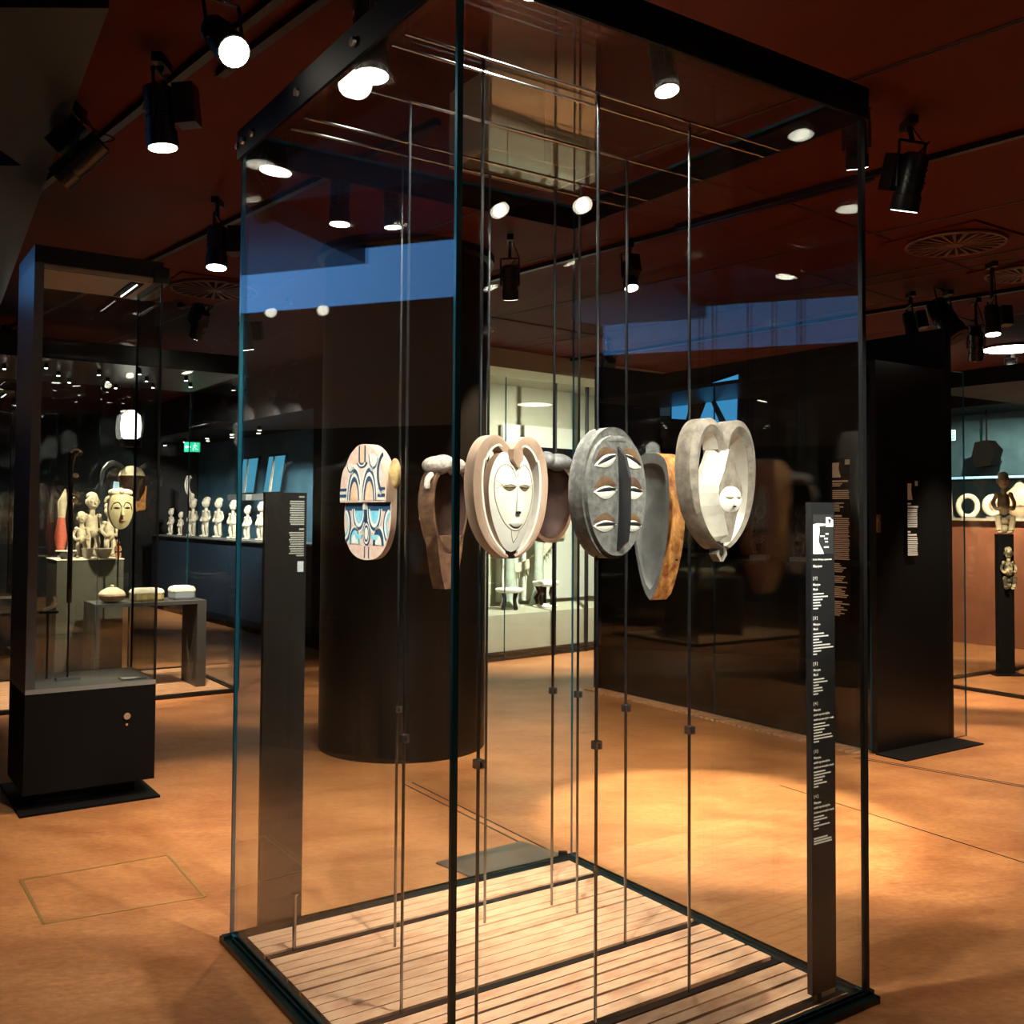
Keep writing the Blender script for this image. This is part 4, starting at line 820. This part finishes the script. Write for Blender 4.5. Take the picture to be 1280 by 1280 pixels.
bowl('shallow dark bowl with pale rim on dark olive block', c2(1.09, 0.96, 1.128), 0.085, 0.07, EBON, KAOLIN)
bowl('cream woven basket on dark olive block', c2(1.40, 0.96, 1.128), 0.075, 0.085, PALEW, KAOLIN)
bowl('small white cup on dark olive block', c2(1.26, 0.92, 1.128), 0.05, 0.09, KAOLIN, PALEW)
figure('seated_figurine', 'small orange seated figurine at the end of dark olive block', 0.17, mat('orange_clay', (0.45, 0.20, 0.08), 0.5), c2(1.51, 0.90, 1.128), TH)
REDW = mat('red_wrapped', (0.42, 0.05, 0.035), 0.55, col2=(0.55, 0.16, 0.10), scale=30, stretch=(1, 1, 6))
t = thing('wrapped_staff', 'red wrapped staff with cream feather top standing on dark olive block', 'staff', c2(1.10, 1.26, 1.128), TH)
MB().tube([(0.0, 0, 0.002), (-0.004, 0, 0.18), (0, 0, 0.36)], [0.025, 0.055, 0.03], 12).build('red_body', REDW, t, True); MB().tube([(0, 0, 0.35), (0.005, 0, 0.50), (0.03, 0, 0.62)], [0.03, 0.04, 0.006], 10).build('feather_top', PALEW, t, True); MB().tube([(0.045, -0.02, 0.006), (0.10, 0, 0.55)], 0.008, 6).build('side_stick', KAOLIN, t)
for k, (x, y, h_) in enumerate(((1.24, 1.10, 0.42), (1.36, 1.25, 0.60), (1.49, 1.15, 0.50))):
    figure('standing_figurine', ['shortest', 'tallest', 'middle-sized'][k] + ' cream standing figurine at rear of dark olive block', h_, PALEW, c2(x, y, 1.128), TH + 0.2 * k, 'cream figurines on the olive block', None, False)
t = thing('horned_headdress', 'dark horned headdress with blue and orange cloth on a tall stand', 'headdress', c2(1.70, 1.25), TH)
MB().tube([(0, 0, 0), (0, 0, 1.55)], 0.010, 8).lathe([(0.09, 0), (0.09, 0.012)], n=16).build('stand', BLACK, t)
MB().lathe([(0.07, 1.62), (0.12, 1.72), (0.125, 1.84), (0.09, 1.89), (0.03, 1.90)], n=18).build('cap', DARKW, t, True); MB().lathe([(0.118, 1.855), (0.10, 1.90), (0.05, 1.94), (0.01, 1.95)], n=18).build('pale_crown', PALEW, t, True)
for s_ in (1, -1): MB().tube(catmull([(s_ * 0.08, 0, 1.92), (s_ * 0.17, 0, 1.97), (s_ * 0.25, 0, 1.90), (s_ * 0.27, 0, 1.76)], 5), [0.026] * 8 + [0.020] * 5 + [0.014, 0.010, 0.007], 8).build('horn', STEEL, t, True)
MB().prism([(-0.16, 1.80), (-0.05, 1.78), (-0.03, 1.46), (-0.20, 1.40)], -0.03, 0.0).build('blue_cloth', mat('pale_blue_cloth', (0.25, 0.45, 0.66), 0.8), t); MB().prism([(0.03, 1.76), (0.13, 1.76), (0.12, 1.54), (0.04, 1.52)], -0.03, 0.0).build('orange_cloth', OCHREW, t)
t = coiffure_mask('olive face mask with arched brows on a stand below the horned headdress', PALEW, DARKW, OLIVEF, 1.0, False); place(t, c2(1.44, 0.55, 1.56), TH); MB().tube([(0, 0.03, -0.782), (0, 0.03, -0.02)], 0.008, 8).build('stand', BLACK, t)
t = thing('oval_lamp', 'oval glowing wall lamp with black shade behind slim vitrine glass', 'lamp', c2(1.72, 1.40, 2.36), TH)
MB().lathe([(0.04, -0.14), (0.085, -0.10), (0.095, 0.0), (0.085, 0.10), (0.03, 0.15)], n=20).build('bulb', LENSDIM, t, True); MB().lathe([(0.10, -0.20), (0.10, -0.13)], n=20).build('shade', BLACK, t); MB().tube([(0, 0, 0.15), (0, 0, 0.38)], 0.008, 8).build('hanger', BLACK, t)
# ================================================================== back-left shelf wall
def wf(F, x, y, z):
    (l, rz, _) = F; return (l[0] + math.cos(rz) * x - math.sin(rz) * y, l[1] + math.sin(rz) * x + math.cos(rz) * y, z)
shelf = tag(box('display_shelf', DECKM, None, 0.2, WBL[2] - 1.0, 0.3, 0.85, 1.13, 1.15), 'long pale shelf with carved figures against blue lined wall', 'shelf'); shelf.location = WBL[0]; shelf.rotation_euler.z = WBL[1]
box('shelf_front', mat('shelf_blue', (0.03, 0.06, 0.10), 0.5), shelf, 0.2, WBL[2] - 1.0, 0.32, 0.85, 0.06, 1.13)
for k, (x, h_, sc_) in enumerate(((0.59, 0.46, 1), (1.09, 0.40, 1), (1.68, 0.62, 1), (2.29, 0.64, 1), (2.84, 0.62, 1), (3.44, 0.58, 1), (4.0, 0.5, 1), (4.5, 0.55, 1))):
    figure('standing_figurine', NTH[k] + ' pale standing figurine from the far end of the long shelf', h_, PALEW, wf(WBL, x, 0.52, 1.151), WBL[1] + 0.25 + 0.1 * (k % 3), 'pale figurines on the long shelf', None, False)
t = thing('antelope_headpiece', 'curly-horned antelope headpiece above the figurine shelf', 'headpiece', wf(WBL, 1.35, 0.6, 1.151), WBL[1])
MB().tube([(0, 0, 0), (0, 0, 0.62)], 0.012, 8).box(-0.08, 0.08, -0.06, 0.06, 0, 0.02).build('stand', BLACK, t)
MB().tube(catmull([(0.10, -0.05, 0.55), (0.0, 0, 0.66), (-0.08, 0, 0.62)], 4), [0.02, 0.03, 0.04, 0.05, 0.055, 0.055, 0.05, 0.04, 0.02], 10).build('head', PALEW, t, True)
for dx in (0, 0.12): MB().tube(catmull([(-0.05 + dx, 0, 0.68), (-0.20 + dx, 0, 0.72), (-0.28 + dx, 0, 0.85), (-0.20 + dx, 0, 0.98), (-0.12 + dx, 0, 0.95)], 5), [0.022] * 16 + [0.016, 0.013, 0.010, 0.008, 0.006], 8).build('horn', KAOLIN, t, True)
SCRN = mat('blue_video', (0.05, 0.2, 0.4), 0.4, col2=(0.2, 0.6, 0.8), scale=4)
SCR2 = mat('blue_video_glow', (0.0, 0.0, 0.0), 0.4, emit=(0.09, 0.42, 0.62), estr=0.9)
for x, wd, lab in ((2.55, 0.62, 'slanted blue video screen above the long figurine shelf'), (3.55, 0.62, 'second slanted blue video screen nearer the round column')):
    t = thing('video_screen', lab, 'screen', wf(WBL, x, 0.95, 1.85), WBL[1])
    MB().prism([(-0.03, -0.03), (wd, -0.03), (wd + 0.18, 0.55), (0.18, 0.55)], 0.0, 0.03).build('frame', BLACK, t); sc_ = MB().prism([(0, 0), (wd - 0.03, 0), (wd + 0.14, 0.52), (0.19, 0.52)], -0.006, 0.0).build('display', SCR2, t)
    MB().prism([(0.20, 0.0), (0.28, 0.0), (0.42, 0.52), (0.36, 0.52)], -0.012, -0.006).build('pale_streak', PALEW, sc_); box('ledge', DECKM, t, -0.1, wd + 0.05, -0.15, 0.0, -0.12, -0.03); box('bracket', BLACK, t, 0.1, 0.15, 0.0, 0.2, -0.1, 0.4)
def exit_sign(p, rz, label):
    t = thing('exit_sign', label, 'exit sign', p, rz)
    GRN = mat('exit_green', (0.01, 0.2, 0.1), 0.4, emit=(0.02, 0.75, 0.38), estr=1.6); WG = mat('exit_white', (0.9, 1, 0.95), 0.4, emit=(0.8, 1, 0.9), estr=1.6)
    MB().box(-0.15, 0.15, 0.0, 0.05, -0.1, 0.1).build('housing', WHITE, t); fc = MB().box(-0.14, 0.14, -0.004, 0.0, -0.09, 0.09).build('face', GRN, t)
    b = MB().prism([(-0.02, -0.015), (-0.10, -0.015), (-0.10, -0.04), (-0.135, 0.0), (-0.10, 0.04), (-0.10, 0.015), (-0.02, 0.015)], -0.007, -0.004); b.build('arrow', WG, fc)
    b = MB().ell((0.055, -0.006, 0.062), (0.014, 0.002, 0.014), 8, 5); 
    for a_, c_ in (((0.055, 0.045), (0.05, 0.0)), ((0.05, 0.0), (0.02, -0.03)), ((0.02, -0.03), (0.025, -0.07)), ((0.05, 0.0), (0.08, -0.04)), ((0.08, -0.04), (0.11, -0.05)), ((0.055, 0.04), (0.02, 0.02)), ((0.055, 0.04), (0.095, 0.01))): b.tube([(a_[0], -0.006, a_[1]), (c_[0], -0.006, c_[1])], 0.008, 5)
    t.scale = (0.6, 0.6, 0.6); b.build('running_figure', WG, fc); MB().tube([(0, 0.025, 0.1), (0, 0.025, (CZ - p[2]) / 0.6)], 0.008, 6).build('hanger', BLACK, t)
exit_sign((-3.72, 11.6, 2.30), 0.2, 'small green exit sign hanging above the figurine shelf')
exit_sign((5.10, 11.7, 2.50), -0.2, 'small green exit sign hanging before brown wall display')
for k in range(9):
    t = thing('niche_downlight', NTH[k] + ' tiny downlight from the far end above the long figurine shelf', 'downlight', wf(WBL, 0.4 + 0.52 * k, 0.45 + 0.2 * (k % 2), 2.75), 0, 'downlights above the figurine shelf')
    MB().tube([(0, 0, 0), (0, 0, -0.06)], 0.03, 12).build('can', BLACK, t); MB().tube([(0, 0, -0.06), (0, 0, -0.065)], 0.026, 12).build('lens', LENS, t)
# ================================================================== pale alcove
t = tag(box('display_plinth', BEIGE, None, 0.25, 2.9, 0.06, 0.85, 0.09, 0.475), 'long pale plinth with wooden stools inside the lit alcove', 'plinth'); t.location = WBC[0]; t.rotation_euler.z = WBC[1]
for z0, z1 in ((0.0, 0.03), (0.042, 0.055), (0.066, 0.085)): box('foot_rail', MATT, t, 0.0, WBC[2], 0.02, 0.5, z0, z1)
t = thing('alcove_glazing', 'tall glass front of the lit alcove with thin steel joints', 'glazing', WBC[0], WBC[1])
for x0, x1 in ((0.0, 0.9), (0.9, 1.62), (1.62, 2.4), (2.4, 3.45)): pane(t, 1, x0 + 0.003, x1 - 0.003, -0.006, 0.006, 0.0, 3.0)
for x in (1.62, 2.12): box('joint_profile', BLACK, t, x - 0.012, x + 0.012, -0.02, 0.02, 0.0, 3.0)
for z in (0.72, 1.02, 1.5): box('panel_joint', KAOLIN, WBCO, 0.05, WBC[2] - 0.05, 1.094, 1.0995, z, z + 0.010)
o = struct('trim_5', MB().box(1.70, 3.45, 1.02, 1.10, 0.5, 2.35).box(1.70, 3.45, 0.98, 1.02, 2.35, 2.62), mat('pale_panel', (0.52, 0.52, 0.44), 0.7)); o.location = WBC[0]; o.rotation_euler.z = WBC[1]
o = struct('trim_6', MB().box(1.95, 3.45, 0.90, 0.98, 2.0, 2.36), MATT); o.location = WBC[0]; o.rotation_euler.z = WBC[1]
def stool(label, p, r, h, legs):
    t = thing('carved_stool', label, 'stool', p, 0.4)
    MB().lathe([(r * 0.75, h * 0.80), (r * 0.97, h * 0.88), (r, h * 0.96), (r * 0.9, h), (r * 0.5, h * 0.97)], n=24).build('seat', KAOLIN, t, True)
    if legs:
        for k in range(4):
            a = k * PI / 2 + 0.4; c, s_ = math.cos(a), math.sin(a); MB().tube([(r * 0.62 * c, r * 0.62 * s_, 0.006), (r * 0.45 * c, r * 0.45 * s_, h * 0.45), (r * 0.6 * c, r * 0.6 * s_, h * 0.85)], [r * 0.16, r * 0.12, r * 0.17], 8).build('leg', DARKW, t, True)
    else:
        MB().lathe([(r * 0.9, 0), (r * 0.95, h * 0.06), (r * 0.6, h * 0.12)], n=24).build('base', KAOLIN, t, True)
        for k in range(5):
            a = k * 2 * PI / 5; c, s_ = math.cos(a), math.sin(a); MB().tube([(r * 0.6 * c, r * 0.6 * s_, h * 0.1), (r * 0.75 * c, r * 0.75 * s_, h * 0.35), (r * 0.5 * c, r * 0.5 * s_, h * 0.55), (r * 0.7 * c, r * 0.7 * s_, h * 0.84)], [r * 0.13, r * 0.17, r * 0.13, r * 0.16], 8).build('support', DARKW, t, True)
stool('low stool with pale round seat and dark splayed legs', wf(WBC, 1.36, 0.45, 0.476), 0.165, 0.24, True)
stool('openwork stool with pale seat and pale base ring', wf(WBC, 1.91, 0.45, 0.476), 0.155, 0.30, False)
GREENW = mat('green_grey_ivory', (0.22, 0.27, 0.20), 0.55, col2=(0.38, 0.42, 0.34), scale=10)
for x, h_, lab in ((1.10, 1.05, 'tall flared green-grey drum at the end of alcove'), (1.60, 1.20, 'slender flared green-grey drum behind low stool'), (2.05, 1.15, 'flared green-grey drum behind openwork stool')):
    t = thing('tall_drum', lab, 'drum', wf(WBC, x, 0.72, 0.476), 0)
    MB().lathe([(0.12, 0), (0.10, 0.04), (0.065, 0.18), (0.05, h_ * 0.5), (0.075, h_ * 0.85), (0.10, h_ - 0.02)], n=18).build('shell', GREENW, t, True); MB().lathe([(0.102, h_ - 0.05), (0.105, h_), (0.02, h_ + 0.005)], n=18).build('drum_skin', KAOLIN, t, True)
t = thing('shell_pendant', 'hanging strip of stacked pale shells behind low stool', 'pendant', wf(WBC, 1.78, 1.0, 1.55), WBC[1])
for k in range(8): MB().ell((0.01 * (k % 2), -0.02, -0.10 * k), (0.055 - 0.004 * (k % 3), 0.02, 0.022), 10, 6).build('shell', PALEW, t, True)
MB().tube([(0, 0, 0.05), (0, 0, -0.75)], 0.006, 6).build('cord', DARKW, t)
t = thing('fringed_belt', 'long fringed fibre belt hung diagonally in the alcove', 'belt', wf(WBC, 2.1, 0.95, 1.0), WBC[1])
pts = catmull([(-0.25, 0, -0.10), (0.0, 0, -0.04), (0.28, 0, 0.16), (0.48, 0, 0.42)], 6)
b = MB(); ribbon(b, [(p[0], p[2]) for p in pts], 0.10, -0.03, 0.0); b.build('band', PALEW, t)
for i, p in enumerate(pts): MB().tube([(p[0], -0.02, p[2]), (p[0] + 0.015, -0.02, p[2] - 0.13)], 0.006, 5).build('fringe', mat('fibre', (0.36, 0.33, 0.20), 0.8), t)
t = thing('woven_panel', 'yellow woven panel above the fringed belt in the alcove', 'textile', wf(WBC, 2.45, 0.96, 1.25), WBC[1])
MB().box(0, 0.26, 0, 0.02, 0, 0.42).build('cloth', mat('yellow_weave', (0.45, 0.36, 0.15), 0.8, col2=(0.25, 0.20, 0.09), scale=60), t); MB().tube([(-0.02, 0, 0.42), (0.28, 0, 0.42)], 0.012, 8).build('hanging_bar', DARKW, t)
for k, (x, z) in enumerate(((2.25, 1.55), (2.30, 1.25))): figure('small_figurine', ['upper', 'lower'][k] + ' tiny dark figurine fixed to the pale alcove panel', 0.26, DARKW, wf(WBC, x, 0.9, z), WBC[1], 'tiny figurines in the alcove', KAOLIN)
# ================================================================== black figurine vitrine
K3 = (2.389, 6.561, 0); LY = 2.90
bv = thing('black_vitrine', 'large black vitrine with glass side and dark figurines on ledge', 'vitrine', K3, TH)
box('foot_plate', MATT, bv, -0.02, 0.86, -0.22, 0.0, 0, 0.008)
box('plinth_block', BLACK, bv, 0.06, 0.80, 0.05, LY, 0.0, 1.21); box('back_panel', mat('panel_black', (0.004, 0.004, 0.0045), 0.5, spec=0.3), bv, 0.80, 0.86, 0.0, LY, 0.0, 2.88)
box('end_panel', BLACK, bv, 0.0, 0.80, 0.0, 0.04, 0.0, 2.58); box('far_end_panel', MATT, bv, 0.0, 0.80, LY, LY + 0.03, 0.0, 2.88); box('roof_panel', BLACK, bv, 0.0, 0.80, 0.04, LY, 2.55, 2.58)
for y0, y1 in ((0.045, 1.45), (1.455, LY)): pane(bv, 0, -0.006, 0.006, y0, y1, 0.02, 2.55)
pane(bv, 1, 0.86, 1.02, 0.0, 0.012, 0.0, 2.58)
fg = MB()
for k in range(52): fg.box(-0.15, -0.02, 0.05 + 0.055 * k, 0.05 + 0.055 * k + 0.036, 0.003, 0.016)
gr = tag(fg.build('slat_row', WOODF), 'narrow strip of yellow floor slats along the black vitrine foot', 'floor grille', None, 'stuff'); gr.location = K3; gr.rotation_euler.z = TH
def k3(x, y, z): return (K3[0] + UX * x - UY * y, K3[1] + UY * x + UX * y, z)
for (x, y, h_, hn, lab) in ((0.25, 1.217, 0.42, False, 'glossy black seated figurine on white block in the black vitrine'), (0.25, 0.83, 0.42, False, 'glossy black figurine half hidden by the label post'), (0.25, 1.95, 0.20, False, 'small dark figurine on the black vitrine ledge below horned mask')):
    figure('ebony_figurine', lab, h_, EBON, k3(x, y, 1.211), TH - PI / 2 + 0.5, 'black figurines on the vitrine ledge', KAOLIN)
for k, y in enumerate((2.2, 2.05, 1.6)):
    t = thing('shelf_bracket', NTH[k] + ' small steel bracket from far end of black vitrine ledge', 'bracket', k3(0.10, y, 1.211), TH, 'brackets on the vitrine ledge'); MB().box(0, 0.02, -0.012, 0.012, 0, 0.03).box(0, 0.05, -0.012, 0.012, 0, 0.006).build('clip', CHROME, t)
win = tag(thing('window_reflection', None, None, (K3[0] + UX * 0.795 - UY * 2.74, K3[1] + UY * 0.795 + UX * 2.74, 2.30), TH), kind='structure')  # reflection of a window in the glass, built as glowing panes on the panel
BW = mat('blue_reflection_glow', (0.02, 0.05, 0.1), 0.3, emit=(0.05, 0.30, 0.62), estr=0.9)
def tri(nm, pts, ma, x):
    vs = [(x, -a, b) for a, b in pts] + [(x + 0.006, -a, b) for a, b in pts]; n = len(pts)
    MB().add(vs, [tuple(range(n)), tuple(range(2 * n - 1, n - 1, -1))] + [(j, (j + 1) % n, n + (j + 1) % n, n + j) for j in range(n)]).build(nm, ma, win)
tri('pane', [(0.0, 0.14), (0.18, 0.12), (0.28, 0.40), (0.04, 0.38), (0.0, 0.30)], BW, -0.03); tri('pane', [(0.30, 0.0), (0.62, 0.02), (0.47, 0.30)], BW, -0.03); tri('pane', [(0.52, 0.42), (0.50, 0.34), (0.70, 0.04), (0.80, 0.06), (0.82, 0.46)], BW, -0.03)
tri('pane', [(-0.48, 0.20), (-0.02, 0.17), (-0.02, 0.34), (-0.48, 0.30)], mat('dim_reflection_glow', (0.02, 0.03, 0.04), 0.3, emit=(0.03, 0.06, 0.09), estr=0.5), -0.03)
tri('reflection_backing', [(-0.52, -0.04), (0.86, -0.04), (0.86, 0.50), (-0.52, 0.46)], MATT, -0.02)
def text_panel(label, loc, rz, wd, h, spec, mapz=None):
    t = thing('text_panel', label, 'text panel', loc, rz); p = MB().box(0, wd, -0.006, 0.0, 0, h).build('board', MATT, t); fine = MB(); z = h - 0.01
    for kind, n in spec:
        if kind == 'gap': z -= n
        elif kind == 'head': z = bars(fine, 0.006, z, [(wd * n, 0.012, 0.008)], -0.0065)
        elif kind == 'map':
            fine.add([(0.006, -0.0065, z - n), (wd * 0.5, -0.0065, z - n), (wd * 0.38, -0.0065, z - n * 0.5), (wd * 0.42, -0.0065, z - 0.02), (0.006, -0.0065, z - 0.02)], [(0, 1, 2, 3, 4)]); fine.add([(wd * 0.72, -0.0065, z - 0.035), (wd * 0.98, -0.0065, z - 0.035), (wd * 0.98, -0.0065, z), (wd * 0.72, -0.0065, z)], [(0, 1, 2, 3)]); z -= n + 0.02
        else: z = bars(fine, 0.006, z, [(wd * (0.92 - 0.08 * random.random() if kind == 'para' else 0.35 + 0.55 * random.random()), 0.0075, 0.0055) for _ in range(n)], -0.0065)
    tag(fine.build('fine_print', mat('fine_print_grey', (0.7, 0.7, 0.7)), p, fix=False), kind='stuff')
text_panel('tall black text panel with map and paragraphs on the black vitrine side', k3(-0.008, 0.34, 0.84), TH - PI / 2, 0.15, 1.10, [('map', 0.12), ('head', 0.85), ('cap', 2), ('gap', 0.02), ('para', 5), ('gap', 0.02), ('cap', 5), ('gap', 0.02), ('head', 0.5), ('para', 22), ('gap', 0.02), ('cap', 5), ('gap', 0.02), ('cap', 4), ('gap', 0.02), ('cap', 6), ('gap', 0.02), ('cap', 8)])
text_panel('small black text panel with two paragraphs on the black vitrine end', k3(0.315, -0.008, 1.34), TH, 0.125, 0.46, [('map', 0.13), ('head', 0.3), ('head', 0.95), ('para', 10), ('gap', 0.02), ('head', 0.25), ('head', 0.8), ('para', 10)])
t = thing('brass_lock', 'small brass lock plate on the black vitrine edge', 'lock', k3(0.02, -0.002, 1.50), TH); box('plate', BRASS, t, -0.02, 0.02, -0.006, 0, -0.06, 0.06); MB().tube([(0, -0.006, 0.02), (0, -0.012, 0.02)], 0.008, 8).build('cylinder_lock', CHROME, t)
# ================================================================== far right: totem case and brown wall display
C5 = (3.85, 9.35, 0)
tc = thing('totem_display_case', 'glass display case around the totem pole before brown wall', 'display case', C5, TH)
for a in ((0, 1.9, -0.03, 0.03), (0, 1.9, -1.53, -1.47), (-0.03, 0.03, -1.47, -0.03), (1.87, 1.93, -1.47, -0.03)): box('base_rail', BLACK, tc, *a, 0, 0.025)
pane(tc, 1, 0, 1.9, -0.006, 0.006, 0.025, 2.85); pane(tc, 0, -0.006, 0.006, -1.49, -0.01, 0.025, 2.85); pane(tc, 1, 0, 1.9, -1.506, -1.494, 0.025, 2.85)
box('top_box', MATT, tc, -0.02, 1.92, -1.52, 0.02, 2.72, 2.87)
def k5(x, y, z): return (C5[0] + UX * x - UY * y, C5[1] + UY * x + UX * y, z)
TOT = mat('totem_bone', (0.46, 0.38, 0.24), 0.6, col2=(0.60, 0.52, 0.36), scale=20)
t = tag(box('totem_stand', MATT, None, -0.075, 0.075, -0.04, 0.04, 0.012, 1.38), 'flat black stand carrying two totem figures', 'stand'); t.location = k5(1.15, -0.12, 0); t.rotation_euler.z = 0.0
box('foot', MATT, t, -0.15, 0.15, -0.12, 0.12, 0, 0.012)
figure('totem_figure', 'bone-coloured totem figure on top of flat black stand', 0.62, TOT, k5(1.15, -0.12, 1.381), -0.25, 'totem figures', None, True)
figure('totem_figure', 'dark totem figure with white rings fixed low on flat black stand', 0.42, mat('totem_dark', (0.06, 0.05, 0.03), 0.5, col2=(0.42, 0.36, 0.22), scale=12, lo=0.5, hi=0.56), (k5(1.15, -0.12, 0)[0], k5(1.15, -0.12, 0)[1] - 0.085, 0.84), -0.2, 'totem figures', None, True)
box('ledge', mat('pale_ledge', (0.40, 0.34, 0.26), 0.5), WBRO, 0, WBR[2], -0.06, 0.94, 1.501, 1.53)
def shell(kind, label, x, y=0.3):
    t = thing('shell_ornament', label, 'shell', wf(WBR, x, y, 1.531), WBR[1] + 0.6)
    MB().box(-0.08, 0.08, -0.05, 0.05, 0, 0.02).build('base', DECKM, t)
    if kind == 'tall': MB().prism([(-0.06, 0.02), (0.05, 0.02), (0.04, 0.30), (-0.01, 0.46), (-0.06, 0.40)], -0.02, 0.02).build('slab', PALEW, t)
    elif kind == 'ring': MB().tube([(0.11 * math.cos(a), 0, 0.15 + 0.13 * math.sin(a)) for a in np.linspace(0, 2 * PI, 25)], 0.032, 8).build('ring', KAOLIN, t, True)
    else: MB().ell((0, 0, 0.16), (0.12, 0.05, 0.14), 16, 9).build('disc', KAOLIN, t, True); MB().tube([(0.05 * math.cos(a) * (1 - a / 20), -0.05, 0.16 + 0.07 * math.sin(a) * (1 - a / 20)) for a in np.linspace(0, 12, 30)], 0.008, 5).build('spiral', TANW, t)
shell('tall', 'tall pale shell slab on ledge', 1.80); shell('ring', 'white ring-shaped shell on ledge', 2.06); shell('disc', 'round white shell with spiral on ledge', 2.38)
t = thing('shell_trumpet', 'large pinkish shell trumpet on ledge beside totem figure', 'shell', wf(WBR, 2.72, 0.3, 1.531), WBR[1])
MB().lathe([(0.03, 0), (0.12, 0.06), (0.19, 0.18), (0.17, 0.30), (0.09, 0.37), (0.04, 0.43), (0.01, 0.46)], n=20, sy=0.7).build('shell_body', mat('pink_shell', (0.62, 0.42, 0.28), 0.5, col2=(0.74, 0.60, 0.42), scale=16), t, True); MB().lathe([(0.08, 0.0), (0.05, 0.02)], n=14).build('base', DECKM, t)
for k in range(5): MB().tube([(0.19 * math.cos(a) * (1 - 0.15 * k), 0.13 * math.sin(a) * (1 - 0.15 * k), 0.16 + 0.055 * k) for a in np.linspace(0, 2 * PI, 21)], 0.010, 5).build('ridge', PALEW, t, True)
t = thing('box_speaker', 'dark faceted box hanging above the shells on ledge', 'speaker', wf(WBR, 2.2, 0.5, 2.35), WBR[1])
MB().prism([(-0.15, -0.05), (-0.08, -0.18), (0.10, -0.16), (0.16, 0.04), (0.06, 0.16), (-0.10, 0.14)], -0.1, 0.1).build('cabinet', MATT, t); MB().tube([(0, 0, 0.1), (0, 0, 0.55)], 0.012, 8).build('hanger', MATT, t)
strip_l = thing('light_strip', 'long bluish light strip over the shells on ledge', 'light strip', wf(WBR, 1.2, 0.2, 2.02), WBR[1]); box('tube', mat('blue_tube', (0.2, 0.3, 0.4), 0.3, emit=(0.25, 0.55, 0.7), estr=1.2), strip_l, 0, 3.0, 0, 0.03, 0, 0.03); box('tray', MATT, strip_l, 0, 3.0, 0.03, 0.7, 0.0, 0.04)
# the three far track spotlights seen past the column, lighting the figurine shelf
for k, (p, x) in enumerate((((-3.34, 12.48, 2.97), 2.2), ((-2.855, 11.82, 2.92), 3.2), ((-2.49, 11.33, 2.91), 4.3))):
    A(p, wf(WBL, x, 0.55, 1.3), 330, 62, NTH[k] + ' far track spotlight from the exit sign before the figurine shelf', 1.0, 1, CREAM, 0.6, False, 'far spotlights before the figurine shelf')
